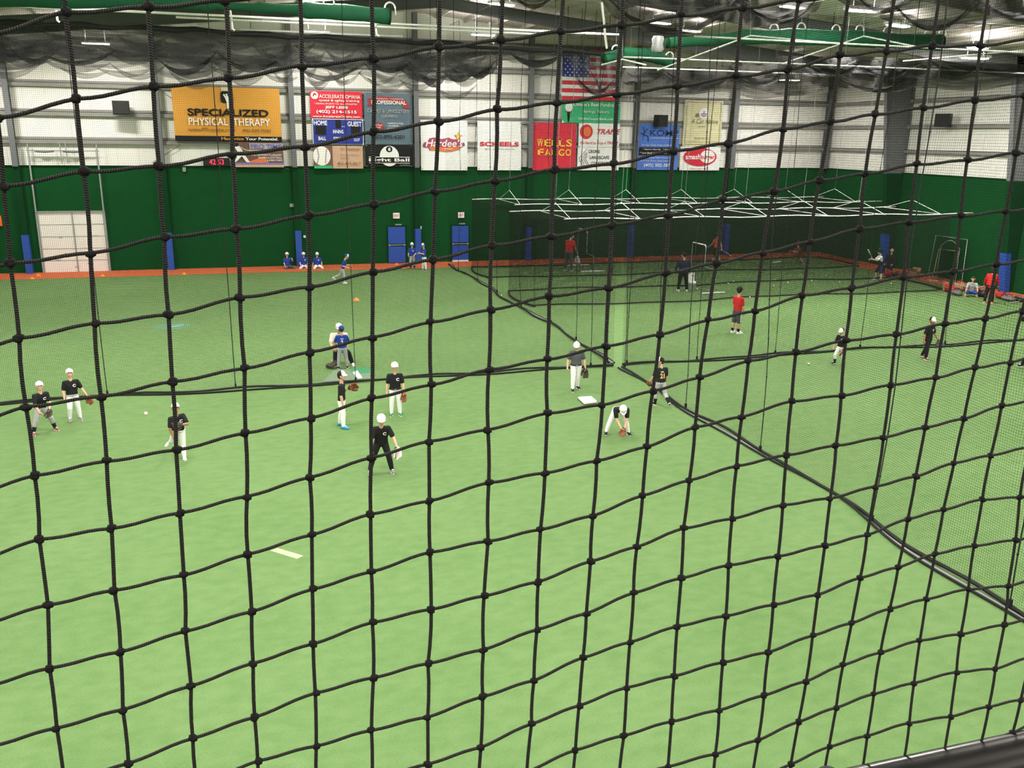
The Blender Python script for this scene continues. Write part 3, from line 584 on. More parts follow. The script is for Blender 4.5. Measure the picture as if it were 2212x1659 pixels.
# measured knot positions of the near net: column -> (first row, [(x, z-7) in 0.1 mm])
KN={0:(2,[(-1378,-326),(-1403,-784),(-1411,-1256),(-1426,-1699),(-1428,-2164),(-1449,-2605),(-1448,-3077),(-1487,-3540),(-1492,-4002)]),
1:(0,[(-934,662),(-929,182),(-933,-240),(-947,-734),(-967,-1176),(-976,-1654),(-983,-2089),(-997,-2558),(-1022,-3004),(-1028,-3471),(-1058,-3928),(-1065,-4380)]),
2:(0,[(-480,713),(-491,264),(-498,-207),(-504,-637),(-519,-1131),(-532,-1569),(-547,-2036),(-560,-2483),(-573,-2948),(-599,-3387),(-598,-3840),(-624,-4293)]),
3:(1,[(-46,321),(-59,-126),(-67,-591),(-73,-1027),(-75,-1503),(-99,-1953),(-119,-2416),(-143,-2861),(-146,-3326),(-163,-3762),(-182,-4234),(-184,-4630)]),
4:(1,[(389,407),(384,-79),(383,-508),(370,-976),(349,-1420),(337,-1893),(311,-2338),(306,-2790),(290,-3234),(275,-3693),(272,-4118),(257,-4584)]),
5:(1,[(834,463),(821,17),(808,-442),(794,-895),(781,-1350),(768,-1795),(755,-2246),(736,-2689),(728,-3156),(721,-3575),(714,-4043),(682,-4495)]),
6:(1,[(1262,549),(1257,87),(1232,-364),(1221,-828),(1200,-1272),(1200,-1734),(1178,-2160),(1173,-2627),(1168,-3035),(1168,-3505),(1132,-3958),(1120,-4425),(1114,-4851)]),
7:(1,[(1688,613),(1671,174),(1664,-298),(1646,-741),(1638,-1202),(1624,-1640),(1615,-2095),(1617,-2506),(1608,-2975),(1573,-3424),(1568,-3887),(1563,-4309),(1552,-4787)]),
8:(1,[(2118,688),(2104,228),(2094,-219),(2078,-685),(2066,-1112),(2054,-1578),(2058,-1985),(2045,-2454),(2017,-2913),(2008,-3357),(2010,-3784),(2000,-4258),(1995,-4683)]),
9:(1,[(2559,747),(2535,294),(2523,-181),(2519,-604),(2503,-1060),(2497,-1491),(2486,-1944),(2459,-2392),(2452,-2852),(2455,-3254),(2446,-3731),(2442,-4153),(2431,-4625),(2419,-5074)]),
10:(1,[(2978,820),(2969,357),(2956,-82),(2943,-537),(2945,-958),(2930,-1424),(2905,-1868),(2893,-2329),(2891,-2748),(2876,-3206),(2879,-3633),(2876,-4102),(2871,-4542),(2867,-5019)]),
11:(1,[(3419,886),(3404,432),(3382,-29),(3378,-435),(3372,-900),(3349,-1341),(3325,-1802),(3330,-2218),(3323,-2679),(3306,-3107),(3318,-3566),(3307,-4016),(3303,-4490),(3297,-4932),(3281,-5377)]),
12:(2,[(3829,493),(3842,81),(3824,-375),(3791,-834),(3783,-1299),(3774,-1704),(3763,-2174),(3753,-2600),(3746,-3068),(3740,-3487),(3744,-3958),(3737,-4397),(3731,-4865),(3721,-5308)]),
13:(2,[(4281,610),(4275,137),(4248,-295),(4229,-766),(4217,-1193),(4207,-1659),(4204,-2069),(4197,-2533),(4193,-2971),(4183,-3436),(4169,-3887),(4162,-4345),(4159,-4778),(4150,-5248)]),
14:(2,[(4723,658),(4701,201),(4674,-248),(4677,-672),(4656,-1146),(4641,-1573),(4643,-2041),(4631,-2469),(4622,-2939),(4614,-3373),(4601,-3843),(4602,-4252),(4602,-4729),(4587,-5169),(4575,-5648)]),
15:(2,[(5143,713),(5127,255),(5124,-171),(5109,-623),(5104,-1060),(5087,-1537),(5082,-1963),(5073,-2423),(5059,-2869),(5044,-3330),(5047,-3753),(5037,-4219),(5022,-4665),(5025,-5137),(5014,-5578)]),
16:(2,[(5568,729),(5571,323),(5559,-139),(5554,-573),(5550,-1028),(5532,-1459),(5525,-1930),(5503,-2374),(5496,-2834),(5497,-3248),(5490,-3736),(5481,-4167),(5457,-4633),(5455,-5083),(5443,-5545)]),
17:(3,[(6004,362),(5994,-75),(5985,-540),(5975,-976),(5968,-1438),(5961,-1875),(5949,-2346),(5941,-2767),(5922,-3229),(5914,-3675),(5898,-4141),(5892,-4573),(5886,-5027),(5884,-5459)]),
18:(7,[(6398,-1403),(6385,-1866),(6391,-2272),(6374,-2748),(6362,-3178),(6345,-3643),(6348,-4085),(6326,-4552),(6325,-4951),(6320,-5438)]),
19:(11,[(6764,-3191),(6781,-3618),(6767,-4087),(6783,-4490),(6755,-4965),(6752,-5387)]),
20:(16,[(7169,-5403)])}

# ---------------------------------------------------------------- near safety net: knotted black twine hung from the deck
NY = .6
CF = ((.04354, .00877), (-.00149, -.04512), (-.13406, 7.05145), (-1e-5, -1.1e-4), (2e-5, 2e-5), (1e-5, -1e-5))
def knot(i, j):
    if i in KN and 0 <= j-KN[i][0] < len(KN[i][1]):
        a = KN[i][1][j-KN[i][0]]; x, z = a[0]*1e-4, 7+a[1]*1e-4
    else:
        ii = min(max(i, -3), 24); jj = min(max(j, -2), 20); b = (ii, jj, 1, ii*ii, ii*jj, jj*jj)
        x = sum(c[0]*k for c, k in zip(CF, b)); z = sum(c[1]*k for c, k in zip(CF, b))
        x += (i-ii)*.0436-(j-jj)*.0012; z += (i-ii)*.0066-(j-jj)*.0449
    return Vector((x, NY+.006*math.sin(i*.9+j*.4), z))
RAIL_R = .021; RAIL_Z = at_y(2212, 1627, NY-.012).z+.012
t = thing('safety_net', 'near black knotted twine net with square mesh filling the whole view', 'safety net', (0, NY, RAIL_Z))
off = Vector((0, NY, RAIL_Z))
m = MB(); kn = MB(); I0, I1, J0, J1 = -9, 30, -13, 34
rnd = random.Random(3)
G = {(i, j): knot(i, j)-off for i in range(I0, I1+1) for j in range(J0, J1+1)}
ok = lambda p: p.z > .0
for (i, j), p in G.items():
    if not ok(p): continue
    q = G.get((i+1, j))
    if q is not None and ok(q):
        L_ = (q-p); pts = []
        for s in range(7):
            u = s/6; pts.append(p+L_*u+Vector((0, .0012*math.sin(u*math.pi), -.0006*math.sin(2*math.pi*u)-.0005*math.sin(math.pi*u))))
        m.tube(pts, .00124, 6, 0, False, (1, 420))
    q = G.get((i, j+1))
    if q is not None:
        L_ = q-p
        if not ok(q): L_ = L_*max(0, p.z/(p.z-q.z)); q = p+L_
        k1 = rnd.uniform(-.0008, .0008)
        m.tube([p+L_*u+Vector((k1*math.sin(math.pi*u), 0, 0)) for u in (0, .33, .67, 1)], .00140, 6, 0, False, (1, 420))
    for s in range(3):
        a = rnd.uniform(0, 6.28); kn.ball(p+Vector((math.cos(a)*.0009, -.0005+.0004*s, math.sin(a)*.0009)), (.0025+.0006*rnd.random()), 0, 1, (1.15, 1, .95))
m.build('mesh_cord', M['twine'], t, True)
o = kn.build('mesh_knot', M['twine'], t, True); o['kind'] = 'stuff'
# ---------------------------------------------------------------- viewing deck, rail
struct(MB().box(((XL+XR)/2, (YF+.3)/2-.02, 5.42), (XR-XL, .3-YF, .24)).build('trim_40', M['steel']))
t = thing('deck_rail', 'black pipe rail in the bottom right corner that the near net is tied to', 'railing', (0, NY-.012, 5.54))
z = RAIL_Z-5.54-.012
MB().tube([(-16, 0, z), (34, 0, z)], RAIL_R, 20).box((9, -.012, z-.035), (50, .01, .05)).build('top_rail', M['railm'], t, True)
MB().tube([(-16, 0, .45), (34, 0, .45)], .022, 12).build('mid_rail', M['black'], t, True)
for X in (-16, -11, -6, -1.9, 2.6, 7.6, 12.6, 17.6, 22.6, 27.6, 34):
    MB().tube([(X, 0, 0), (X, 0, z-.02)], .024, 12).build('post', M['black'], t, True)
for px, py, w_ in ((1860, 1662, .03), (2035, 1640, .024), (2187, 1612, .024), (2330, 1580, .024)):
    X = at_y(px, py, NY-.05).x; m = MB()
    if px < 1900: m.tube([(X+w_*math.sin(a)*.25+.006*k, -.001+.0245*math.cos(a), z+.0245*math.sin(a)) for k in (0,) for a in [R(q*15) for q in range(25)]], .0032, 8)
    m.tube([(X-.012, -.030, z-.06), (X-.004, -.032, z-.012), (X+.006, -.032, z-.002), (X+.016, -.031, z-.02), (X+.034, -.03, z-.045)], .0036, 8)
    m.build('tie_loop', M['rubber'], t, True)

# ---------------------------------------------------------------- hall divider curtains
def curtain(label, p0, p1, zt, lines, seed, hem_amp=.16, group='fine mesh divider nets'):
    p0 = Vector(p0); p1 = Vector(p1); d = (p1-p0); ln = d.length; d.normalize(); nrm = Vector((-d.y, d.x, 0))
    t = thing('divider_net', label, 'divider net', p0, group=group)
    n = max(8, int(ln/.55)); nz = 14; rn = random.Random(seed)
    ph = rn.uniform(0, 6)
    def bil(s, z): return (.10*math.sin(s*1.9+ph)+.06*math.sin(s*.7+2*ph))*math.sin(math.pi*min(1, z/zt))+.05*math.sin(s*3.1+z)
    def hem(s): return hem_amp*(math.sin(s*.55+ph)*.6+math.sin(s*1.45+1.7*ph)*.4)
    g = [[d*(ln*i/n)+nrm*(bil(ln*i/n, zt*j/nz)+hem(ln*i/n)*(1-j/nz)**3)+Vector((0, 0, .05+(zt-.05)*j/nz)) for i in range(n+1)] for j in range(nz+1)]
    MB().sheet(g).build('mesh_panel', M['net'], t)
    a = []; b = []; c = []
    q = int(ln/.35)
    for i in range(q+1):
        s = ln*i/q; h = hem(s); gap = .10+.10*math.sin(s*.8+ph)
        a.append(d*s+nrm*h+Vector((0, 0, .05+.02*math.sin(s*2.3)))); b.append(d*s+nrm*(h-gap)+Vector((0, 0, .035))); c.append(d*s+nrm*(h-gap*.45)+Vector((0, 0, .03)))
    MB().tube(a, .036, 6).tube(b, .022, 6).build('hem', M['cord'], t)
    MB().sheet([b, c]).build('hem_tape', M['grey'], t)
    for s in lines:
        if not 0 <= s <= ln: continue
        m = MB(); pts = [d*s+nrm*(bil(s, zt*j/nz)+hem(s)*(1-j/nz)**3-.02)+Vector((0, 0, .05+(zt-.05)*j/nz)) for j in range(nz+1)]
        m.tube(pts, .011, 5)
        for j in range(1, nz): m.ball(pts[j], .022, 0, 1)
        m.box(pts[0]+Vector((0, 0, .06)), (.05, .05, .12)); m.build('lift_line', M['cord'], t)
    MB().tube([Vector((0, 0, zt)), d*ln+Vector((0, 0, zt))], .012, 6).build('top_cable', M['galv'], t)
    return t
TY, LX = 25.3, 11.08
curtain('fine black divider net crossing the hall on the left of the corner gap', (-17.4, TY, 0), (10.86, TY, 0), 10.7, [.3+3.35*k for k in range(0, 4)]+[13.45, 16.8, 20.15, 24.2, 27.5], 1)
curtain('fine black divider net crossing the hall on the right of the corner gap', (11.20, TY, 0), (35.2, TY, 0), 10.7, [.15, 1.2, 2.6, 5.6, 9.0, 12.4, 16.0, 19.5, 23], 5)
curtain('nearest fine black divider net running from the corner gap to the lower right', (LX, 24.95, 0), (LX, -5.5, 0), 12.5, [.2, 4.5, 8.0, 12.0, 15.3, 19], 9)
curtain('far fine black divider net running from the corner gap to the back wall', (LX-.1, 25.55, 0), (LX-.35, 48.6, 0), 12.5, [.15, 3.3, 6.3, 9.9, 13.5, 17, 20.5], 13)

# ---------------------------------------------------------------- batting cages hung over the far right turf
def cage(label, ya, yb, x0, x1, zp, apx, seed):
    t = thing('batting_cage', label, 'batting cage', (0, 0, 0), group='hanging batting cages')
    for y in (ya, yb):
        m = MB(); m.tube([(x0+(1.2 if y == ya else 0)+(x1-x0)*k/30, y, zp+.03*math.sin(k*.9)) for k in range(31)], .023, 8); m.build('long_pipe', M['pipe'], t, True)
    ym = (ya+yb)/2
    xs = [x0+1.5+(x1-x0-2.2)*k/6 for k in range(7)]
    for x in xs:
        m = MB(); m.tube([(x, ya, zp), (x, yb, zp)], .014, 6); m.tube([(x, ya, zp), (x, ym, zp+apx), (x, yb, zp)], .014, 6); m.build('cross_frame', M['pipe'], t)
        MB().tube([(x, ym, zp+apx), (x+.1, ym, 8.2), (x+.1, ym, roof_z(x)-.2)], .009, 5).build('hanger_rope', M['galv'], t)
    rn = random.Random(seed); ln = x1-x0; n = int(ln/.6); nz = 8
    for s, y in ((1, ya), (-1, yb)):
        ph = rn.uniform(0, 6)
        g = [[Vector((x0+ln*i/n, y+s*(.10*math.sin(i*.8+ph)*math.sin(math.pi*j/nz)+(.25*math.sin(i*.33+ph)+.1*math.sin(i*.9))*(1-j/nz)**2), .04+(zp-.04)*j/nz)) for i in range(n+1)] for j in range(nz+1)]
        MB().sheet(g).build('side_net', M['cagenet'], t)
        MB().tube([p+Vector((0, 0, .02)) for p in g[0]], .034, 6).build('bottom_rope', M['cord'], t)
    for x in (x0, x1):
        s = -1 if x == x0 else 1
        g = [[Vector((x+s*(.35*math.sin(math.pi*i/8)*(1-j/nz)), ya+(yb-ya)*i/8, .04+(zp-.04)*j/nz)) for i in range(9)] for j in range(nz+1)]
        MB().sheet(g).build('end_net', M['cagenet'], t)
        MB().tube([p+Vector((0, 0, .03)) for p in g[0]], .045, 6).build('bottom_rope', M['cord'], t)
    g = [[Vector((x0+ln*i/n, ya+(yb-ya)*j/6, zp-.45*math.sin(math.pi*j/6)*(.75+.25*math.sin(i*.7)))) for i in range(n+1)] for j in range(7)]
    MB().sheet(g).build('top_net', M['cagenet'], t)
    return t
cage('nearer white framed batting cage of black net around the adult in navy', 35.3, 39.3, 11.5, 32.4, 3.7, .52, 3)
cage('farther white framed batting cage of black net along the back wall', 43.2, 47.2, 11.7, 33.6, 3.7, .60, 8)

# ---------------------------------------------------------------- bunched nets, raised frames and ducts under the roof
def poly(pts, n):
    """resample a pixel polyline evenly by x"""
    xs = [p[0] for p in pts]; out = []
    for k in range(n+1):
        x = xs[0]+(xs[-1]-xs[0])*k/n; i = 0
        while i < len(pts)-2 and x > pts[i+1][0]: i += 1
        u = (x-pts[i][0])/(pts[i+1][0]-pts[i][0]); u2 = u*u*(3-2*u)
        out.append((x, pts[i][1]+(pts[i+1][1]-pts[i][1])*u2))
    return out
def drape_mesh(mb, top, bot, Y, n=60, nz=8, bulge=.35, mi=0, seed=0):
    T = poly(top, n); B = poly(bot, n); g = []
    for j in range(nz+1):
        u = j/nz; row = []
        for i in range(n+1):
            y = Y+bulge*math.sin(math.pi*u)*math.sin(i*.55+seed)+.25*bulge*math.sin(i*1.7+j*1.3+seed)
            row.append(at_y(T[i][0]+(B[i][0]-T[i][0])*u, T[i][1]+(B[i][1]-T[i][1])*u, y))
        g.append(row)
    mb.sheet(g, mi)
def arc(x0, y0, x1, y1, sag, n=12): return [(x0+(x1-x0)*k/n, y0+(y1-y0)*k/n+sag*4*(k/n)*(1-k/n)) for k in range(n+1)]
def folds(mb, arcs, Y, seed=0):
    rn = random.Random(seed)
    for (x0, y0, x1, y1, sag, th) in arcs:
        yy = Y+rn.uniform(-.6, .6); T = arc(x0, y0, x1, y1, sag-th*.7); B = arc(x0, y0+2, x1, y1+2, sag+th*.3)
        drape_mesh(mb, T, B, yy, 18, 3, .2, 0, rn.uniform(0, 6))
def bundle(label, Y, drapes, arcs, denses=(), roll=None, group='gathered nets hoisted under the roof', seed=1):
    t = thing('gathered_net', label, 'hoisted net', (0, 0, 0), group=group)
    for mt, ds in drapes:
        m = MB()
        for k, (tp, bt) in enumerate(ds): drape_mesh(m, tp, bt, Y+.5*k, seed=seed+k)
        m.build('mesh_drape', M[mt], t, True)
    if arcs: m = MB(); folds(m, arcs, Y-.4, seed); m.build('mesh_fold', M['bunch'], t, True)
    if denses: m = MB(); folds(m, denses, Y-.8, seed+1); m.build('dark_fold', M['dense'], t, True)
    P0 = drapes[0][1][0][0]; xs = [P0[0][0]+(P0[-1][0]-P0[0][0])*k/4 for k in range(5)]
    for x in xs:
        y = [q for q in poly(P0, 40) if q[0] <= x+.5][-1][1]; a = at_y(x, y, Y)
        if a.z < roof_z(a.x)-.15: MB().tube([a-Vector((0, 0, .1)), Vector((a.x, a.y, roof_z(a.x)-.02))], .012, 5).build('tie_rope', M['cord'], t)
    if roll:
        m = MB()
        for pts, r in roll:
            P = [at_y(x, y, Y-1.0) for x, y in poly(pts, 40)]
            m.tube([p+Vector((0, 0, .04*math.sin(i*1.9))) for i, p in enumerate(P)], [r*(1+.25*math.sin(i*1.3)) for i in range(len(P))], 8)
        m.build('net_roll', M['cord'], t, True)
    return t
B1 = [(-260, 34), (0, 48), (330, 61), (650, 79), (900, 91), (1130, 106), (1345, 116)]
rn = random.Random(11); ar = []; hx = [-160, -30, 108, 235, 345, 462, 560, 640, 705, 770, 875, 955, 1045]
for k in range(len(hx)-1):
    for lv in range(6):
        a, b = hx[k]+rn.uniform(-25, 25), hx[k+1]+rn.uniform(-25, 25)
        y0 = 70+.035*a+lv*14+rn.uniform(-6, 6); y1 = 70+.035*b+lv*14+rn.uniform(-6, 6)
        ar.append((a, y0, b, y1, rn.uniform(12, 34), rn.uniform(8, 19)))
bundle('wide grey swags of gathered net across the upper left above the banners', 36.5,
       [('veil', [(B1, [(-260, 150), (-120, 135), (0, 152), (70, 150), (105, 131), (170, 143), (250, 149), (312, 140), (345, 165), (400, 174), (440, 166), (480, 172), (520, 176), (600, 160), (650, 156), (720, 174), (775, 158), (800, 168), (850, 190), (900, 178), (1000, 170), (1090, 130), (1200, 122), (1345, 122)]),
                  (B1, [(-260, 120), (0, 138), (110, 118), (250, 132), (345, 130), (440, 150), (560, 150), (650, 130), (730, 155), (775, 140), (860, 165), (900, 150), (1060, 120), (1345, 119)])]),
        ('bunch', [(B1, [(-260, 128), (0, 140), (95, 112), (160, 128), (250, 126), (345, 122), (420, 146), (480, 128), (560, 148), (645, 128), (725, 156), (780, 136), (850, 160), (930, 146), (1060, 118), (1345, 119)])])],
       ar, [(20, 100, 130, 100, 34, 10), (108, 122, 250, 108, 22, 9), (345, 130, 470, 108, 38, 12), (470, 112, 600, 130, 30, 11), (640, 142, 775, 140, 30, 10), (780, 120, 905, 118, 34, 9)], [(B1, .085)], seed=2)
bundle('dark knotted lumps of gathered net hanging right of the large swags', 37.5,
       [('bunch', [([(880, 118), (960, 112), (1080, 112)], [(880, 170), (905, 176), (930, 184), (950, 172), (985, 176), (1010, 165), (1040, 168), (1062, 160), (1080, 138)])]),
        ('veil', [([(960, 105), (1100, 112), (1215, 116)], [(960, 180), (1020, 172), (1090, 130), (1110, 136), (1150, 141), (1190, 132), (1215, 124)])])],
       [(900, 130, 1000, 135, 30, 14), (985, 135, 1085, 128, 26, 14), (1100, 112, 1210, 118, 26, 12)], [(905, 158, 968, 158, 24, 18), (960, 158, 1030, 150, 18, 14), (1010, 148, 1065, 138, 22, 16), (1108, 118, 1215, 118, 22, 14)], seed=4)
bundle('small dark tangle of net hanging in front of the flag', 41.0,
       [('veil', [([(1225, 112), (1290, 120), (1345, 128)], [(1225, 130), (1255, 190), (1290, 202), (1330, 190), (1345, 150)])])],
       [(1240, 150, 1300, 150, 45, 12), (1275, 150, 1345, 155, 42, 12), (1215, 118, 1345, 126, 20, 8)], [(1250, 170, 1325, 172, 30, 9), (1285, 140, 1305, 140, 50, 9)], seed=6)
bundle('long dark swag of gathered net above the blue and yellow banners', 33.0,
       [('veil2', [([(1330, 138), (1450, 150), (1600, 140), (1790, 150)], [(1330, 205), (1400, 208), (1480, 205), (1560, 198), (1640, 214), (1720, 206), (1790, 200)])]),
        ('bunch', [([(1345, 140), (1420, 150), (1500, 146), (1600, 140), (1725, 132)], [(1345, 170), (1400, 178), (1450, 180), (1510, 196), (1575, 176), (1640, 182), (1690, 172), (1725, 150)])])],
       [(1345, 150, 1440, 158, 22, 12), (1425, 150, 1590, 148, 40, 16), (1570, 140, 1722, 130, 45, 18), (1640, 190, 1790, 188, 14, 7)], [(1440, 155, 1592, 150, 36, 13), (1580, 145, 1700, 150, 30, 11), (1345, 176, 1385, 172, 6, 7)], seed=8)
bundle('heavy dark mass of gathered net along the upper right above the tapered column', 27.5,
       [('veil2', [([(1680, 120), (1900, 130), (2260, 140)], [(1680, 180), (1800, 188), (1900, 200), (1990, 190), (2090, 196), (2260, 176)])]),
        ('bunch', [([(1690, 122), (1850, 122), (2050, 132), (2260, 140)], [(1690, 156), (1760, 166), (1850, 158), (1950, 168), (2050, 172), (2150, 166), (2260, 170)])])],
       [(1700, 130, 1850, 130, 28, 14), (1830, 130, 1990, 138, 30, 16), (1980, 132, 2140, 140, 30, 16), (2100, 140, 2260, 146, 20, 14), (1850, 180, 2000, 176, 16, 8), (2000, 170, 2212, 160, 12, 9)],
       [(1740, 138, 1860, 136, 20, 12), (1850, 138, 1975, 142, 18, 12), (2010, 130, 2120, 136, 26, 14), (2050, 140, 2220, 150, 10, 10), (1815, 168, 1960, 170, 26, 7)], seed=10)
bundle('big sagging black net loop at the top right of centre', 21.0,
       [('veil2', [([(1270, -60), (1450, -40), (1660, -60)], [(1270, -30), (1335, 42), (1400, 70), (1480, 68), (1560, 48), (1600, 20), (1660, -40)]), ([(1480, -60), (1640, -50), (1800, -60)], [(1480, -20), (1560, 44), (1620, 58), (1700, 50), (1760, 26), (1800, -40)])])],
       [(1275, -40, 1640, -40, 80, 16), (1550, -30, 1780, -30, 62, 12), (1330, -30, 1580, -20, 40, 14)], [(1285, -35, 1630, -40, 108, 13), (1590, -20, 1790, -40, 78, 9)], seed=12)
bundle('dark sagging net loops in the top right corner', 20.0,
       [('veil2', [([(1780, -60), (1980, -40), (2280, -60)], [(1780, -10), (1860, 24), (1930, 48), (2020, 66), (2080, 62), (2140, 50), (2280, 58)])])],
       [(1800, -20, 2000, -20, 40, 14), (1900, -20, 2130, -10, 70, 14), (2100, -10, 2280, 0, 40, 12)], [(1845, -15, 1975, -20, 42, 9), (1925, 0, 2110, -5, 66, 9), (2120, 0, 2260, 0, 34, 8)], seed=14)
bundle('thin grey veil of net under the roof at the top centre', 30.0,
       [('veil', [([(1070, -60), (1150, -60), (1250, -60)], [(1070, -30), (1110, 5), (1150, 12), (1200, 4), (1250, -30)])])],
       [(1080, -30, 1230, -30, 30, 10)], [(1095, -30, 1215, -40, 50, 7)], seed=16)

def px_tube(mb, pts, Y, r, n=10, seg=14):
    mb.tube([at_y(x, y, Y) for x, y in pts], r, n)
t = thing('raised_cage_frame', 'long white pipes of a hoisted cage frame across the top left', 'cage frame', (0, 0, 0), group='hoisted cage frames')
for (a, b, Y) in (((-260, -2), (1345, 76), 33.0), ((380, 36.5), (1160, 74), 34.5), ((520, 67), (870, 76), 36.0)):
    pa = at_y(*a, Y); pb = at_y(*b, Y); z = (pa.z+pb.z)/2; m = MB(); m.tube([(pa.x, Y, z), (pb.x, Y, z)], .042, 8); m.build('long_pipe', M['pipe'], t, True)
for (x, y) in ((122, 30), (500, 48), (812, 60), (1060, 76)):
    m = MB(); m.tube([at_y(x-3, y-28, 33.2), at_y(x, y-6, 33.2), at_y(x+2, y+14, 33.2), at_y(x+7, y+18, 33.2)], .035, 6); m.build('hook', M['pipe'], t)
t = thing('raised_cage_frame', 'white hoisted cage frame with two peaked hangers at the upper right', 'cage frame', (0, 0, 0), group='hoisted cage frames')
for (a, b, Y) in (((1500, 82), (2330, 116), 22.0), ((1345, 130), (2300, 156), 27.0), ((1345, 147), (1800, 160), 28.5)):
    pa = at_y(*a, Y); pb = at_y(*b, Y); z = (pa.z+pb.z)/2; m = MB(); m.tube([(pa.x, Y, z), (pb.x, Y, z)], .024, 8); m.build('long_pipe', M['pipe'], t, True)
for (ap, l, r_) in (((1621, 77), (1420, 152), (1790, 92)), ((1866, 78), (1690, 138), (1990, 103)), ((2215, 108), (1950, 132), (2300, 115)), ((1345, 128), (1300, 140), (1395, 140))):
    m = MB(); m.tube([at_y(*l, 27), at_y(*ap, 24.5), at_y(*r_, 22)], .022, 6); m.build('peaked_hanger', M['pipe'], t)
    m = MB(); m.tube([at_y(*ap, 24.5), at_y(ap[0]+1, ap[1]-130, 24.5)], .010, 5); m.build('hanger_rope', M['galv'], t)
m = MB()
px_tube(m, [(1300, 5), (1306, 60), (1307, 75), (1311, 105)], 24, .03, 6); m.build('hook', M['pipe'], t)
# fabric air ducts
def duct(label, pts, Y, r, straps, ends=True, joint=None):
    t = thing('air_duct', label, 'air duct', (0, 0, 0), group='green fabric air ducts')
    P = [at_y(x, y, Y) for x, y in pts]; Q = []
    for i in range(len(P)-1):
        for k in range(6):
            u = k/6; Q.append(P[i].lerp(P[i+1], u))
    Q.append(P[-1]); Q = [Q[0]]+[(Q[i-1]+Q[i]*2+Q[i+1])/4 for i in range(1, len(Q)-1)]+[Q[-1]]
    rr = r if isinstance(r, (int, float)) else None
    rs = [(rr if rr else r[min(len(r)-1, i//6)])*(1+.05*math.sin(i*1.1)) for i in range(len(Q))]
    MB().tube(Q, rs, 18).build('duct_tube', M['greenduct'], t, True)
    m = MB()
    e = Q[0]; d = (Q[1]-Q[0]).normalized(); m.tube([e-d*.02, e+d*.05], rs[0]*1.03, 18)
    e = Q[-1]; d = (Q[-2]-Q[-1]).normalized(); m.tube([e-d*.02, e+d*.05], rs[-1]*1.03, 18); m.build('end_band', M['greend'], t, True)
    for x in straps:
        i = min(range(len(Q)), key=lambda k: abs((x-pts[0][0])/(pts[-1][0]-pts[0][0])-k/(len(Q)-1)))
        c = Q[i]+Vector((0, -.1, rs[i]*1.0)); m = MB(); m.tube([c+Vector((.17*math.cos(a), 0, .17*math.sin(a))) for a in [R(20*q) for q in range(10)]], .028, 6)
        m.tube([c+Vector((.17, 0, 0)), c+Vector((.18, 0, -.2))], .02, 5); m.build('strap', M['pipe'], t)
        MB().tube([c+Vector((0, 0, .16)), Vector((c.x, c.y, roof_z(c.x)-.02))], .008, 5).build('strap_wire', M['galv'], t)
    if joint:
        p = at_y(*joint, Y); MB().lathe(p-Vector((0, 0, .28)), [(.17, 0), (.22, .1), (.19, .28), (.22, .42), (.17, .52)], 14).build('clear_joint', M['galv'], t, True)
    return t
duct('sagging green fabric duct across the top left corner', [(-260, -20), (-60, -8), (120, -2), (330, -2), (470, 12), (560, 17), (660, 22), (760, 28), (842, 36)], 31.0, [.24, .26, .26, .20, .12, .16, .25, .24], [575, 635, 845])
duct('long straight green fabric duct across the upper right', [(1441, 93), (1520, 88), (1600, 80), (1700, 79), (1850, 84), (2030, 92)], 30.0, [.17, .19, .25, .28, .28], [1763, 1812, 1865, 1910, 1955, 2003, 2049], joint=(1421, 94))
duct('short green fabric duct stub beside the flag', [(1304, 127), (1340, 116), (1390, 117), (1430, 128), (1450, 137)], 34.0, [.20, .24, .24, .2], [1330, 1440])

# ---------------------------------------------------------------- things on the turf
def quad_pad(name, px, th, mat, lb, cat, group=None, z0=.0):
    P = [at_z(x, y, 0) for x, y in px]; c = sum(P, Vector())/len(P); m = MB()
    pts = [p-c for p in P]
    if (pts[1]-pts[0]).cross(pts[2]-pts[1]).z < 0: pts = pts[::-1]
    m.prism(pts, (0, 0, z0), (0, 0, z0+th)); o = m.build(name, mat, loc=c); tag(o, lb, cat, group); return o
b = thing('base', 'thick white square base on the turf behind the bending boy', 'base', at_z(1269, 863, 0))
P = [at_z(x, y, .07)-at_z(1269, 863, 0) for x, y in ((1249, 857.5), (1277, 856), (1289, 866), (1262, 869.5))]
P = [Vector((p.x, p.y, 0)) for p in P]
if (P[1]-P[0]).cross(P[2]-P[1]).z < 0: P = P[::-1]
MB().prism(P, (0, 0, 0), (0, 0, .075)).build('base_top', M['white'], b)
c_ = sum(P, Vector())/4; MB().prism([c_+(p-c_)*1.04 for p in P], (0, 0, 0), (0, 0, .02)).build('rubber_edge', M['rubber'], b)
quad_pad('pitching_rubber', [(584, 1190), (600, 1184.5), (655.5, 1201), (642, 1208)], .006, pm('faded_white', (.30, .38, .22), .8, .3, 9), 'faded white strip lying in the near turf left of centre', 'pitching rubber')
c = at_z(370.5, 704.5, 0)
MB().lathe((0, 0, 0), [(0, .006), (.62, .006), (.66, .001)], 28).build('faded_mark', pm('teal_faded', (.085, .185, .105), .9, .25, 5), loc=c); tag(bpy.data.objects['faded_mark'], 'faded teal round patch on the left turf', 'turf patch')
quad_pad('white_streak', [(362, 706), (396, 700), (397, 703.5), (364, 709)], .008, pm('teal_pale', (.14, .27, .19), .9, .3, 5), 'pale bar across the faded teal patch on the left turf', 'turf patch')
hp = quad_pad('home_plate_mat', [(696, 826), (722, 800), (800, 797), (812, 818)], .014, pm('mat_grey', (.13, .19, .12), .85, .2, 6), 'grey green batting mat under the boy in blue number two', 'mat')
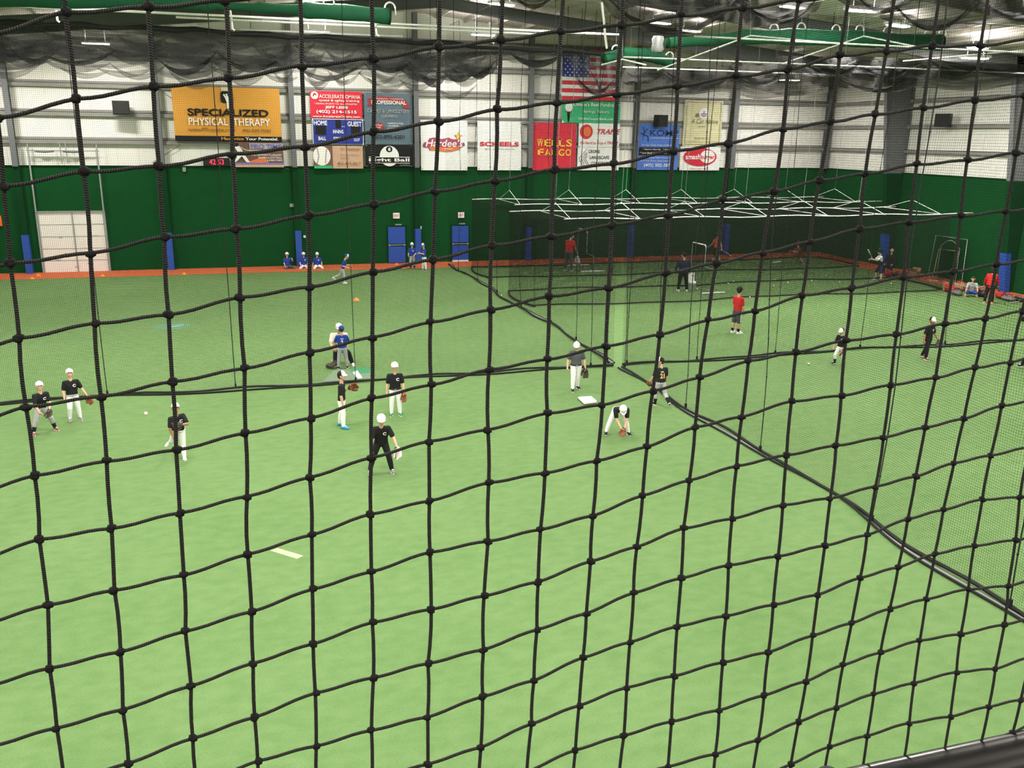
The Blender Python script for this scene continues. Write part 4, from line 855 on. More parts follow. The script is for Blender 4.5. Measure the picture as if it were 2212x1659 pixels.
c = at_z(782, 801, 0); o = MB().lathe((0, 0, 0), [(0, .022), (.33, .022), (.36, .014)], 28).build('round_mat', pm('mat_green', (.035, .19, .08), .85, .1, 6), loc=c); tag(o, 'small round green mat beside the boy in blue number two', 'mat')
quad_pad('home_plate', [(762, 806), (772, 802), (783, 818), (773, 819)], .03, M['white'], 'white plate on the grey mat by the kneeling coach', 'home plate')
quad_pad('home_plate', [(1668, 566), (1686, 564.5), (1687, 566), (1669, 567.5)], .02, M['white'], 'thin white plate on the turf in front of the crouching catcher', 'home plate')
# balls
bl = [(1197, 657), (1414, 617), (1545, 605), (1573, 612.5), (1585, 608), (1674, 605), (1702, 610), (1671, 616.5), (1620, 642), (1753, 606), (1814, 609), (1083, 638), (1506, 624), (1925, 612)]
def ball_obj(loc, lb, group):
    t = MB().ball((0, 0, 0), .037, 0, 2).build('baseball', M['ball'], None, True, loc)
    m = MB()
    for s in (-1, 1): m.tube([(s*(.018+.012*math.cos(a*2)), .0345*math.cos(a), .0345*math.sin(a)) for a in [R(20*q) for q in range(19)]], .0025, 5)
    m.pieces('stitching', M['cred'], t); return tag(t, lb, 'baseball', group)
where = ['left of the red shirted man inside the cages', 'on the turf left of the adult in navy', 'just right of the low screen', 'right of the low screen, lower of a pair', 'right of the low screen, upper of a pair', 'in the middle of the scattered balls, topmost', 'in the middle of the scattered balls, rightmost',
         'in the middle of the scattered balls, lowest', 'beside the boy in red shirt and grey shorts', 'below the crouching catcher', 'left of the batter in white sleeves', 'by the far divider hem', 'at the foot of the low screen', 'right of the batter in white sleeves']
for (x, y), wh in zip(bl, where):
    p = at_z(x, y, .037); ball_obj(p, 'white baseball on the turf '+wh, 'baseballs lying on the turf')
ball_obj(at_z(1747, 786, .037), 'white baseball on the turf left of the striding boy in white pants', 'baseballs lying on the turf')
p = at_y(315, 893, 18.6); ball_obj(p, 'white baseball in the air left of the throwing boy', 'thrown baseball')
# cones
def cone(x, y, lb, s=1.0):
    t = MB().lathe((0, 0, 0), [(.0, .0), (.12*s, 0), (.12*s, .012), (.095*s, .02), (.035*s, .10*s), (.028*s, .10*s), (.028*s, .09*s)], 16).build('disc_cone', M['cone'], None, True, at_z(x, y, 0.012 if y < 607 else 0)); return tag(t, lb, 'cone', 'orange marker cones')
cone(770, 649, 'orange marker cone alone on the turf beside a lift line', 1.3)
for x, y, lb in ((70, 603, 'orange marker cone at the far left, nearer the turf edge'), (83, 596, 'orange marker cone at the far left against the blue pad'), (222, 597, 'pale marker cone in front of the roll-up door'), (398, 593, 'pale marker cone right of the second blue pad'), (857, 572, 'orange marker cone in front of the left blue door'), (871, 580, 'orange marker cone left of the two standing boys')): cone(x, y, lb, 1.0)
# pitching screens
def screen(lb, A, B, hi, lo, foot=1.0):
    A = at_z(*A, 0); B = at_z(*B, 0); d = B-A; ln = d.length; t = thing('pitching_screen', lb, 'pitching screen', A, math.atan2(d.y, d.x), 'pipe framed pitching screens')
    m = MB(); m.tube([(0, 0, .06), (0, 0, hi-.12), (.03, 0, hi-.03), (.12, 0, hi), (ln*.52, 0, hi), (ln*.56, 0, hi-.04), (ln*.57, 0, hi-.14), (ln*.57, 0, lo), (ln*.6, 0, lo-.03), (ln-.1, 0, lo-.03), (ln-.02, 0, lo-.06), (ln, 0, lo-.15), (ln, 0, .06)], .022, 8)
    m.tube([(0, 0, .08), (ln, 0, .08)], .02, 8); m.build('pipe_frame', M['galv'], t, True)
    m = MB()
    m.tube([(.05, 0, hi), (ln*.53, 0, hi), (ln*.565, 0, hi-.06), (ln*.57, 0, hi-.15)], .028, 8); m.build('top_bar', M['pipe'], t, True)
    m = MB()
    for x in (0, ln): m.tube([(x, -foot, .04), (x, foot, .04)], .038, 8)
    m.pieces('foot_bar', M['pipe'], t, True)
    g = [[Vector((ln*.57*i/4, .04, .08+(hi-.1)*j/5)) for i in range(5)] for j in range(6)]; m = MB().sheet(g)
    g = [[Vector((ln*(.57+.43*i/4), .04, .08+(lo-.1)*j/5)) for i in range(5)] for j in range(6)]; m.sheet(g); m.build('screen_net', M['cagenet'], t)
screen('stepped white topped pitching screen beside the adult in navy', (1490, 618), (1541, 634.5), 2.15, 1.15, .6)
screen('low pitching screen to the right of the man in red shirt', (1247, 574), (1281, 587.5), 2.1, .9, .7)
# goals leaning on the right wall
def goal(lb, TL, TR, BR, BL, mat, rad, mid=None, nm='goal_frame'):
    X1 = XR-.25; X0 = XR-.9
    P = [at_x(*BL, X0), at_x(*TL, X1), at_x(*TR, X1), at_x(*BR, X0)]
    z = min(P[0].z, P[3].z); t = thing(nm, lb, 'goal', (P[0].x, P[0].y, 0), group='goal frames leaning on the right wall'); o = Vector((P[0].x, P[0].y, 0))
    P[0].z = .05; P[3].z = .05
    L_ = [p-o for p in P]; m = MB()
    if mid: L_ = [L_[0], L_[1]]+[L_[1].lerp(L_[2], k/6)+Vector((0, 0, mid*math.sin(math.pi*k/6))) for k in range(1, 6)]+L_[2:]
    m.tube(L_, rad, 8); m.build('pipe_frame', mat, t, True)
    MB().tube([L_[0], L_[-1]], rad, 8).build('ground_bar', M['galv'], t)
    a, b, c, d = L_[0], L_[1], L_[-2], L_[-1]
    g = [[a.lerp(d, i/6)*(1-j/6)+b.lerp(c, i/6)*(j/6)+Vector((.12, 0, 0)) for i in range(7)] for j in range(7)]; MB().sheet(g).build('goal_net', M['net'], t)
goal('tall white pipe goal frame leaning on the right wall', (2022, 508), (2090, 518), (2078, 606), (2004, 600), M['galv'], .022)
goal('low goal frame with one yellow corner leaning on the right wall', (2028, 538), (2070, 543), (2060, 598), (2017, 585), M['yellow'], .022)
goal('thin arched goal frame leaning behind the low yellow cornered one', (2033, 530), (2073, 538), (2066, 590), (2024, 583), M['galv'], .016, .35, 'goal_frame')
# ball seat
p = at_z(1494, 628, 0); t = thing('ball_bucket', 'white bucket and seat behind the adult in navy', 'bucket', p)
MB().lathe((0, 0, 0), [(0, .0), (.15, 0), (.17, .36), (.18, .36), (.18, .39), (.16, .39)], 20).build('bucket_body', M['white'], t, True)
MB().lathe((0, 0, .39), [(.175, 0), (.18, .03), (.16, .07), (0, .075)], 20).build('padded_lid', M['cwhite'], t, True)
MB().box((0, .17, .62), (.36, .04, .42)).build('back_board', M['white'], t)
m = MB(); m.tube([(.17*math.cos(a), -.10-.05*math.sin(a), .30-.08*math.sin(a)) for a in [R(15*q) for q in range(13)]], .006, 5); m.build('bail_handle', M['galv'], t)
# hulls --------------------------------------------------------------
def hull_into(bm, spheres, sub=2):
    pts, _ = ICO[sub]; b2 = bmesh.new()
    for c, r in spheres:
        c = Vector(c); sc = r if isinstance(r, tuple) else (r, r, r)
        for p in pts: b2.verts.new((c.x+p.x*sc[0], c.y+p.y*sc[1], c.z+p.z*sc[2]))
    res = bmesh.ops.convex_hull(b2, input=b2.verts[:], use_existing_faces=False)
    junk = [g for g in set(res['geom_interior']+res['geom_unused']) if isinstance(g, bmesh.types.BMVert)]
    if junk: bmesh.ops.delete(b2, geom=junk, context='VERTS')
    mp = {}
    for v in b2.verts: mp[v] = bm.verts.new(v.co)
    for f in b2.faces: bm.faces.new([mp[v] for v in f.verts])
    b2.free()
def voxel(bm, vs, smooth=4, name='m'):
    me = bpy.data.meshes.new(name); bmesh.ops.recalc_face_normals(bm, faces=bm.faces[:]); bm.to_mesh(me); bm.free()
    o = bpy.data.objects.new(name, me); COL.objects.link(o)
    r = o.modifiers.new('r', 'REMESH'); r.mode = 'VOXEL'; r.voxel_size = vs; r.use_smooth_shade = True
    s = o.modifiers.new('s', 'SMOOTH'); s.factor = .5; s.iterations = smooth
    dg = bpy.context.evaluated_depsgraph_get(); n = bpy.data.meshes.new_from_object(o.evaluated_get(dg))
    bpy.data.objects.remove(o); bpy.data.meshes.remove(me); n.name = name; return n
def mesh_obj(name, me, mats, parent=None, loc=None):
    me.materials.clear()
    for m in (mats if isinstance(mats, list) else [mats]): me.materials.append(m)
    me.polygons.foreach_set('use_smooth', [True]*len(me.polygons)); return link(name, me, parent, loc)
# bags along the right wall
def bag(px, py, lg, wd, ht, rz, mat, strap, lb, seed, nm='equipment_bag'):
    rn = random.Random(seed); p = at_z(px, py, 0); t = thing(nm, lb, 'bag', p, rz, 'equipment bags along the right wall')
    bm = bmesh.new()
    hull_into(bm, [((s*(lg/2-ht*.4), 0, ht*.42), (ht*.42, wd*.5, ht*.42)) for s in (-1, 1)])
    for k in range(5): hull_into(bm, [((rn.uniform(-.35, .35)*lg, rn.uniform(-.2, .2)*wd, ht*rn.uniform(.45, .75)), (ht*rn.uniform(.25, .4), wd*.34, ht*.28))])
    mesh_obj('bag_body', voxel(bm, .025, 3), mat, t)
    m = MB(); m.tube([(lg*.3*math.cos(a), wd*.12*math.sin(a*2), ht*(.72+.42*math.sin(a))) for a in [R(18*q) for q in range(11)]], .016, 6); m.build('carry_strap', strap, t, True)
    MB().box((0, -wd*.5, ht*.42), (lg*.55, .03, ht*.4)).build('end_pocket', strap, t)
    MB().tube([(-lg*.42, 0, ht*.90), (0, .02, ht*1.0), (lg*.42, 0, ht*.90)], .008, 5).build('zipper', M['galv'], t)
for a in ((1917, 597, .75, .38, .42, 1.2, 'redbag', 'black', 'red equipment bag in front of the seated man', 1), (1938, 601, .8, .36, .36, 1.4, 'black', 'rubber', 'black equipment bag between two red bags at the far pile', 2), (1952, 604, .8, .36, .40, 1.8, 'redbag', 'black', 'red equipment bag lying lowest in the far pile', 3),
          (1960, 595, .55, .34, .42, 1.2, 'redbag', 'black', 'red equipment bag beside the brown box', 4), (2052, 632, .85, .42, .50, 1.3, 'redbag', 'black', 'red equipment bag left of the seated boy in grey', 5), (2071, 628, .8, .42, .52, 1.7, 'tan', 'redbag', 'tan and red equipment bag behind the seated boy in grey', 6),
          (2066, 638, .7, .36, .34, 1.5, 'greybag', 'black', 'grey equipment bag against the left side of the seated boy', 7), (2118, 640, .9, .4, .40, 1.2, 'black', 'greybag', 'black equipment bag between the seated boy and the red jacket', 8), (2160, 645, .65, .42, .42, 1.2, 'redbag', 'black', 'bright red bag right of the person in red jacket', 9),
          (2178, 650, .8, .4, .30, 1.6, 'greybag', 'black', 'grey rumpled bag right of the bright red one', 10), (2200, 651, .8, .4, .26, 1.4, 'black', 'greybag', 'dark flat bag at the right edge against the wall', 11), (2210, 693, .5, .34, .42, .8, 'leatherd', 'tan', 'brown bag cut by the right edge of the frame', 12)):
    bag(a[0], a[1], a[2]*.85, a[3]*.9, a[4]*.85, a[5], M[a[6]], M[a[7]], a[8], a[9])
p = at_z(1973, 603, 0); t = thing('cardboard_box', 'brown cardboard box at the right end of the far bag pile', 'box', p, .5)
MB().box((0, 0, .22), (.55, .45, .44)).build('box_body', M['tan'], t); m = MB()
for s in (-1, 1): m.box((s*.27, 0, .50), (.02, .45, .2), 0, Matrix.Rotation(s*.5, 3, 'Y'))
m.pieces('box_flap', M['tan'], t)
def bat(p, q, lb, mat, group='baseball bats', r=.033):
    p = Vector(p); q = Vector(q); d = q-p; ln = d.length; t = thing('baseball_bat', lb, 'bat', p, group=group)
    u = d.normalized(); P = [u*(ln*k) for k in (0, .03, .04, .3, .5, .7, .95, .985, 1)]
    MB().tube(P[2:], [.013, .014, .02, .8*r+.004, r, r*.95, r*.5], 10).build('barrel', mat, t, True)
    MB().tube([P[0], P[1], P[2]], [.024, .024, .014], 10).build('grip_knob', M['rubber'], t, True); return t
bat(at_z(2000, 604, .035), at_z(2026, 607, .035), 'long white bat lying along the track beneath the goal frames, left one', M['alu'])
bat(at_z(2030, 608, .035), at_z(2058, 614, .035), 'long white bat lying along the track beneath the goal frames, right one', M['alu'])
bat(at_z(2022, 628.5, .035), at_z(2042, 628, .035), 'red bat lying left of the near red bag', M['sred'])
bat(at_z(2112, 621, .42), at_z(2128, 618, .44), 'short white bat resting on the black bag behind the seated boy', M['alu'])
bat(at_z(2170, 656, .035), at_z(2204, 651, .035), 'dark and white bat on the turf at the right edge', M['alu'])
bat(at_z(1781, 598, .035), at_z(1791, 590, .035), 'thin pale bat lying inside the cage', M['alu'])
bat(at_z(1869, 613, .035), at_z(1881, 613, .035), 'short red bat at the feet of the batter in white sleeves', M['sred'])

# ---------------------------------------------------------------- people
def vdir(s, ab, fl): return Vector((s*math.sin(R(ab)), math.sin(R(fl))*math.cos(R(ab)), -math.cos(R(fl))*math.cos(R(ab))))
def person(px, py, rel, h, label, kit, lean=4, twist=0, legs=((5, 3, 4), (5, 3, 4)), arms=((10, 0, 8, 12), (10, 0, 8, 12)), head=(0, 10), seat=None, vs=.009, group=None, feet=(12, 12), base=None, kneel=False, adult=False, side=0):
    """legs/arms listed right then left: leg=(abduct, flex, knee bend), arm=(abduct, flex, forearm abduct, forearm flex)"""
    g = base if base is not None else at_z(px, py, 0)
    c = Vector((-g.x, -g.y, 0)).normalized(); rr = Vector((g.y, -g.x, 0)).normalized()
    dv = c*math.cos(R(rel))+rr*math.sin(R(rel)); phi = math.atan2(-dv.x, dv.y)
    hd = .152*h if not adult else .132*h
    sc = 1.0
    hipw = .052*h; shw = (.108 if not adult else .118)*h
    J = {}; pel = Vector((0, 0, 0))
    t = Vector((math.sin(R(side)), math.sin(R(lean))*math.cos(R(side)), math.cos(R(lean))*math.cos(R(side)))); f = Vector((0, math.cos(R(lean)), -math.sin(R(lean)))); rx = t.cross(f)*-1
    rx = f.cross(t)
    rs = rx*math.cos(R(twist))+f*math.sin(R(twist)); fs = f*math.cos(R(twist))-rx*math.sin(R(twist))
    L_th, L_sh, ankh = .235*h, .215*h, .045*h
    for k, s in ((0, 1), (1, -1)):
        ab, fl, kb = legs[k]; hip = Vector((s*hipw, 0, 0)); kn = hip+vdir(s, ab, fl)*L_th
        an = kn+vdir(s, ab*.7, fl-kb)*L_sh; J['hip', s] = hip; J['knee', s] = kn; J['ank', s] = an
    if seat is None:
        zmin = min(J['ank', 1].z, J['ank', -1].z); up = ankh-zmin
    else: up = seat
    mean = (J['ank', 1]+J['ank', -1])/2
    off = Vector((-mean.x, -mean.y, up)) if seat is None else Vector((0, 0, up))
    chest = t*(.215*h); sh0 = t*(.300*h); nb = t*(.325*h)
    for s in (1, -1): J['sho', s] = sh0+rs*(s*shw)-t*(.012*h)
    for k, s in ((0, 1), (1, -1)):
        ab, fl, ab2, fl2 = arms[k]
        e = J['sho', s]+vdir(s, ab, fl)*(.168*h); w = e+vdir(s, ab2, fl2)*(.145*h); J['elb', s] = e; J['wri', s] = w; J['fad', s] = vdir(s, ab2, fl2)
    # head frame
    hy, hp = head; yaw = R(-hy)
    hf = Vector((math.sin(R(hy)), math.cos(R(hy))*math.cos(R(hp)), -math.sin(R(hp))*1.0)).normalized()
    hf = Vector((math.sin(R(hy))*math.cos(R(hp)), math.cos(R(hy))*math.cos(R(hp)), -math.sin(R(hp))))
    hr = Vector((math.cos(R(hy)), -math.sin(R(hy)), 0)); hu = hr.cross(hf)
    neck_top = nb+(t*.6+hu*.4).normalized()*(.042*h)
    HC = neck_top+hu*(hd*.52)+hf*(hd*.10)
    P = lambda x, y, z: HC+hr*(x*hd)+hf*(y*hd)+hu*(z*hd)
    o = lambda v: Vector(v)+off
    top = thing('person', label, 'person', g, phi, group)
    arms_skin = kit.get('sleeve', 'short') != 'long'
    # --- body: one continuous skin surface
    bm = bmesh.new()
    sp = lambda v, r: (o(v), r*h)
    hull_into(bm, [sp(rs*(s*.058*h)+chest, .052) for s in (1, -1)]+[sp(J['sho', s], .036) for s in (1, -1)]+[sp(t*.12*h+rx*(s*.040*h), .050) for s in (1, -1)])
    hull_into(bm, [sp(t*.12*h+rx*(s*.040*h), .052) for s in (1, -1)]+[sp(J['hip', s], .055) for s in (1, -1)])
    hull_into(bm, [sp(nb-t*.02*h, .036), (o(neck_top+hu*hd*.15), hd*.21)])
    hull_into(bm, [(o(P(0, -.10, .13)), hd*.415), (o(P(0, .10, .10)), hd*.36), (o(P(0, .02, .22)), hd*.33)])
    hull_into(bm, [(o(P(0, .14, -.02)), hd*.32), (o(P(0, .25, -.30)), hd*.16), (o(P(.10, .08, -.25)), hd*.15), (o(P(-.10, .08, -.25)), hd*.15)])
    hull_into(bm, [(o(P(0, .43, .04)), hd*.035), (o(P(0, .475, -.09)), hd*.055), (o(P(0, .40, -.11)), hd*.07)], 1)
    for s in (1, -1): hull_into(bm, [(o(P(s*.40, -.02, .04)), hd*.07), (o(P(s*.43, -.05, .10)), hd*.07), (o(P(s*.38, -.02, -.06)), hd*.05)], 1)
    for s in (1, -1):
        S, E, W, D = J['sho', s], J['elb', s], J['wri', s], J['fad', s]
        hull_into(bm, [sp(S, .036), sp(E, .026)]); hull_into(bm, [sp(E, .026), sp(E.lerp(W, .3), .027), sp(W, .018)])
        # hand: palm, four curled fingers and a side thumb
        nrm = (-rs*s-D*D.dot(-rs*s)); nrm = nrm.normalized() if nrm.length > .05 else f.copy()
        sd = D.cross(nrm).normalized()
        if sd.dot(f) < 0: sd = -sd
        hl = .095*h; hull_into(bm, [(o(W), .017*h), (o(W+D*hl*.48+sd*hl*.20), .0125*h), (o(W+D*hl*.46-sd*hl*.20), .0125*h)], 1)
        for q, ln in ((.24, .40), (.08, .46), (-.08, .43), (-.23, .34)):
            a = W+D*hl*.46+sd*hl*q; b_ = a+(D*.85+nrm*.5).normalized()*hl*ln*.55; c_ = b_+(D*.35+nrm*.95).normalized()*hl*ln*.5
            hull_into(bm, [(o(a), .0075*h), (o(b_), .0068*h)], 1); hull_into(bm, [(o(b_), .0068*h), (o(c_), .0060*h)], 1)
        a = W+D*hl*.12+sd*hl*.16; b_ = a+(D*.6+sd*.7+nrm*.25).normalized()*hl*.30; c_ = b_+(D*.9+nrm*.3).normalized()*hl*.24
        hull_into(bm, [(o(a), .0095*h), (o(b_), .0080*h)], 1); hull_into(bm, [(o(b_), .0080*h), (o(c_), .0066*h)], 1)
        H, K_, A = J['hip', s], J['knee', s], J['ank', s]
        hull_into(bm, [sp(H, .058), sp(K_, .038)]); hull_into(bm, [sp(K_, .038), sp(K_.lerp(A, .32)-f*.006*h, .039), sp(A, .022)])
        fy = R(feet[0 if s == 1 else 1]); shn = (A-K_).normalized(); fd = Vector((s*math.sin(fy), math.cos(fy), 0))
        lift = (A+off).z-ankh
        if seat is not None or lift > .05*h: fd = (fd-shn*fd.dot(shn)*.85).normalized()
        fu = (-shn-fd*(-shn).dot(fd)).normalized()
        if seat is None and lift <= .05*h: fd = Vector((s*math.sin(fy), math.cos(fy), 0)); fu = Vector((0, 0, 1))
        J['fd', s] = fd; J['fu', s] = fu
        hull_into(bm, [sp(A, .022), sp(A-fu*.022*h-fd*.022*h, .020), sp(A-fu*.026*h+fd*.085*h, .016)], 1)
    me = voxel(bm, vs, 3, 'body')
    body = mesh_obj('body', me, [M[kit.get('skin', 'skin')], M['eye'], M['lip'], M[kit.get('hairm', 'hair')]], top)
    eyes = [o(P(s*.17, .41, .06)) for s in (1, -1)]; mouth = o(P(0, .40, -.22)); brow = [o(P(s*.17, .42, .15)) for s in (1, -1)]
    for p in me.polygons:
        q = p.center
        if min((q-e).length for e in eyes) < hd*.052+vs*.2: p.material_index = 1
        elif min(((q-e)).length for e in brow) < hd*.045: p.material_index = 3
        elif abs((q-mouth).dot(hu)) < hd*.035+vs*.2 and abs((q-mouth).dot(hr)) < hd*.11 and (q-mouth).length < hd*.2: p.material_index = 2
    # --- hair
    if kit.get('hair', True):
        bm = bmesh.new(); lowz = -.10 if kit.get('hair') != 'long' else -.45
        hull_into(bm, [(o(P(0, -.13, .16)), hd*.43), (o(P(0, .05, .22)), hd*.39)]); hull_into(bm, [(o(P(0, -.20, .1)), hd*.36), (o(P(0, -.24, lowz)), hd*(.22 if lowz > -.3 else .28))])
        hm = voxel(bm, vs*1.2, 3, 'hair'); mesh_obj('hair', hm, M[kit.get('hairm', 'hair')], top)
    # --- cap with brim
    def capmesh(frontm, backm, brimm, yawb=0):
        m = MB(); n, k = 20, 7
        Rc = hd*.465; cc = P(0, -.05, .25)
        for j in range(k):
            for i in range(n):
                q = []
                for (jj, ii) in ((j, i), (j, i+1), (j+1, i+1), (j+1, i)):
                    a = 2*math.pi*ii/n; e = math.pi/2*jj/k
                    q.append(o(cc+hr*(Rc*.97*math.cos(e)*math.sin(a))+hf*(Rc*1.06*math.cos(e)*math.cos(a))+hu*(Rc*1.0*math.sin(e)*(1.06 if abs(a-math.pi) > 2 else 1))))
                am = abs(((i+.5)/n*360+180) % 360-180)
                m.add(q, [(0, 1, 2, 3)], 0 if am < kit.get('front', 62) else 1)
        for i in range(n):
            q = []
            for (e, ii) in ((0, i), (0, i+1), (-.07, i+1), (-.07, i)):
                a = 2*math.pi*ii/n; q.append(o(cc+hr*(Rc*.97*math.sin(a))+hf*(Rc*1.06*math.cos(a))+hu*(Rc*e)))
            am = abs(((i+.5)/n*360+180) % 360-180); m.add(q[::-1], [(0, 1, 2, 3)], 0 if am < kit.get('front', 62) else 1)
        m.ball(o(cc+hu*Rc*.94), hd*.035, 1, 1)
        cp = m.build('cap', [M[frontm], M[backm]], top, True)
        m = MB(); N_ = 14; rows = []
        for (rad, dz) in ((.80, .02), (1.15, .0), (1.38, -.04), (1.50, -.07)):
            rows.append([o(cc+hr*(Rc*.94*math.sin(R(a))*min(rad, 1.12)*(1 if rad < 1.45 else .86))+hf*(Rc*(1.06*math.cos(R(a))+(rad-1)*1.0*math.cos(R(a*.9))))+hu*(Rc*(dz-.06-.13*(abs(a)/64)**2))) for a in [-58+116*q/N_ for q in range(N_+1)]])
        m.sheet(rows); m.sheet([[p-hu*hd*.022 for p in r_] for r_ in rows[::-1]], 1); m.build('brim', [M[brimm], M[kit.get('under', brimm)]], cp, True)
    if kit.get('cap'): capmesh(*kit['cap'])
    if kit.get('helmet'):
        bm = bmesh.new(); hull_into(bm, [(o(P(0, -.06, .20)), hd*.52), (o(P(0, .02, .24)), hd*.5)])
        for s in (1, -1): hull_into(bm, [(o(P(s*.36, -.02, .1)), hd*.20), (o(P(s*.36, -.02, -.12)), hd*.15)])
        hull_into(bm, [(o(P(0, .45, .20)), (hd*.38, hd*.12, hd*.05)), (o(P(0, .70, .15)), (hd*.26, hd*.08, hd*.03))])
        mesh_obj('helmet', voxel(bm, vs, 2, 'helmet'), M[kit['helmet']], top)
        m = MB(); m.tube([o(P(.10*math.cos(a)+.12, .05, .60+.10*math.sin(a))+hu*hd*.09) for a in [R(40*q) for q in range(9)]], hd*.03, 5); m.build('helmet_mark', M['cwhite'], top)
    # --- shirt
    fat = kit.get('fat', 1.0); ex = .013
    bm = bmesh.new()
    hull_into(bm, [sp(rs*(s*.060*h*fat)+chest+fs*.004*h, .056*fat) for s in (1, -1)]+[sp(J['sho', s], .042) for s in (1, -1)]+[sp(t*.11*h+rx*(s*.044*h*fat), .056*fat) for s in (1, -1)]+[sp(nb-t*.035*h, .042)])
    hem = kit.get('hem', .02)
    hull_into(bm, [sp(t*.11*h+rx*(s*.046*h*fat), .057*fat) for s in (1, -1)]+[sp(t*hem*h+rx*(s*.050*h*fat), .060*fat) for s in (1, -1)])
    sl = kit.get('sleeve', 'short')
    for s in (1, -1):
        S, E, W = J['sho', s], J['elb', s], J['wri', s]
        if sl == 'short': hull_into(bm, [sp(S, .044), sp(S.lerp(E, .72), .042)])
        elif sl == 'long': hull_into(bm, [sp(S, .044), sp(E, .036)]); hull_into(bm, [sp(E, .036), sp(W, .028)])
        elif sl == 'cap': hull_into(bm, [sp(S, .044), sp(S.lerp(E, .35), .041)])
    sm = voxel(bm, vs*1.05, 3, 'shirt'); shirt = mesh_obj('shirt', sm, M[kit['shirt']], top)
    bvh = BVHTree.FromPolygons([v.co for v in sm.vertices], [tuple(p.vertices) for p in sm.polygons])
    def decal(name, geo, ctr, ux, uz, nv, w_, h_, mat):
        vs_, fs_ = geo; m = MB(); ok_ = True; pts = []
        for u, v in vs_:
            p = o(ctr)+ux*((u-.5)*w_)+uz*((v-.5)*h_)+nv*.4
            hit = bvh.ray_cast(p, -nv)
            if hit[0] is None: ok_ = False; break
            pts.append(hit[0]+nv*.006)
        if ok_: m.add(pts, fs_); m.build(name, M[mat], shirt)
    if kit.get('emblem'): decal('chest_emblem', text_geo('C', .06), chest-rs*(.047*h)+t*.012*h, -rs if False else rs*-1, t, fs, .055*h, .055*h, kit['emblem'])
    if kit.get('number'):
        decal('back_number', text_geo(kit['number'], .06), t*.160*h, rs, t, -fs, .036*h*len(kit['number'])*1.4, .105*h, kit.get('numberm', 'cwhite'))
        decal('back_lettering', text_geo('USA', .05), t*.245*h, rs, t, -fs, .075*h, .030*h, 'cwhite')
    if kit.get('vest'):
        bm = bmesh.new(); hull_into(bm, [sp(rs*(s*.045*h)+chest-t*.01*h, .066) for s in (1, -1)]+[sp(t*.0*h+rx*(s*.048*h), .066) for s in (1, -1)]); mesh_obj('vest', voxel(bm, vs*1.1, 3, 'vest'), M[kit['vest']], top)
    # --- pants / shorts
    bm = bmesh.new(); pl = kit.get('legs', 'full')
    hull_into(bm, [sp(t*.045*h+rx*(s*.044*h), .054*fat) for s in (1, -1)]+[sp(J['hip', s], .063*fat) for s in (1, -1)])
    for s in (1, -1):
        H, K_, A = J['hip', s], J['knee', s], J['ank', s]
        if pl == 'short': hull_into(bm, [sp(H, .064*fat), sp(H.lerp(K_, .95), .054)])
        else:
            hull_into(bm, [sp(H, .064*fat), sp(K_, .047)])
            if pl == 'full': hull_into(bm, [sp(K_, .047), sp(K_.lerp(A, .35)-f*.004*h, .046), sp(K_.lerp(A, .93), .035)])
            else: hull_into(bm, [sp(K_, .048), sp(K_.lerp(A, .42)-f*.005*h, .046)])
    mesh_obj('pants' if pl != 'short' else 'shorts', voxel(bm, vs*1.05, 3, 'pants'), M[kit['pants']], top)
    if kit.get('stripe'):
        m = MB()
        for s in (1, -1):
            H, K_ = J['hip', s], J['knee', s]; sv = Vector((s, 0, 0))
            m.tube([o(H.lerp(K_, k/5)+sv*(.064-.010*k/5)*h) for k in range(6)], .008*h, 6)
        m.pieces('side_stripe', M[kit['stripe']], top)
    if kit.get('belt'):
        m = MB(); b0 = t*(hem*h-.018*h) if hem > .03 else t*.035*h
        m.tube([o(b0+rx*(.108*h*fat*math.cos(a))+f*(.070*h*fat*math.sin(a))) for a in [R(20*q) for q in range(19)]], .012*h, 6); m.build('belt', M[kit['belt']], top, True)
        m = MB().box(o(b0+f*.083*h), (.03*h, .012*h, .022*h)); m.build('belt_buckle', M['galv'], top)
    for s in (1, -1):
        K_, A = J['knee', s], J['ank', s]; fd, fu = J['fd', s], J['fu', s]
        if kit.get('socks'):
            bm = bmesh.new(); hull_into(bm, [sp(K_.lerp(A, .36 if pl != 'short' else .74)-f*.006*h, .0435 if pl != 'short' else .034), sp(A, .029)], 2); me = bpy.data.meshes.new('sock'); bm.to_mesh(me); bm.free(); mesh_obj('sock', me, M[kit['socks']], top)
        bm = bmesh.new(); hull_into(bm, [sp(A-fu*.002*h-fd*.004*h, .029), sp(A-fu*.024*h-fd*.024*h, .023)]+[sp(A-fu*.026*h+fd*.088*h+fd.cross(fu)*(q*.010*h), .019) for q in (1, -1)]+[sp(A-fu*.008*h+fd*.03*h, .025)], 2)
        me = bpy.data.meshes.new('shoe'); bm.to_mesh(me); bm.free(); shoe = mesh_obj('shoe', me, M[kit.get('shoe', 'sgrey')], top)
        m = MB(); pr = []
        for q in range(14):
            a = 2*math.pi*q/14; pr.append(o(A+fd*(.030*h+.082*h*math.cos(a))+fd.cross(fu)*(.033*h*math.sin(a))))
        if (pr[1]-pr[0]).cross(pr[2]-pr[1]).dot(fu) < 0: pr = pr[::-1]
        m.prism(pr, -fu*.0445*h, -fu*.030*h); m.build('sole', M[kit.get('sole', 'white')], shoe)
        MB().box(o(A+fd*.045*h+fu*.012*h), (.024*h, .024*h, .012*h)).build('lace', M[kit.get('lace', 'white')], shoe)
    mw = Matrix.Translation(g) @ Matrix.Rotation(phi, 4, 'Z')
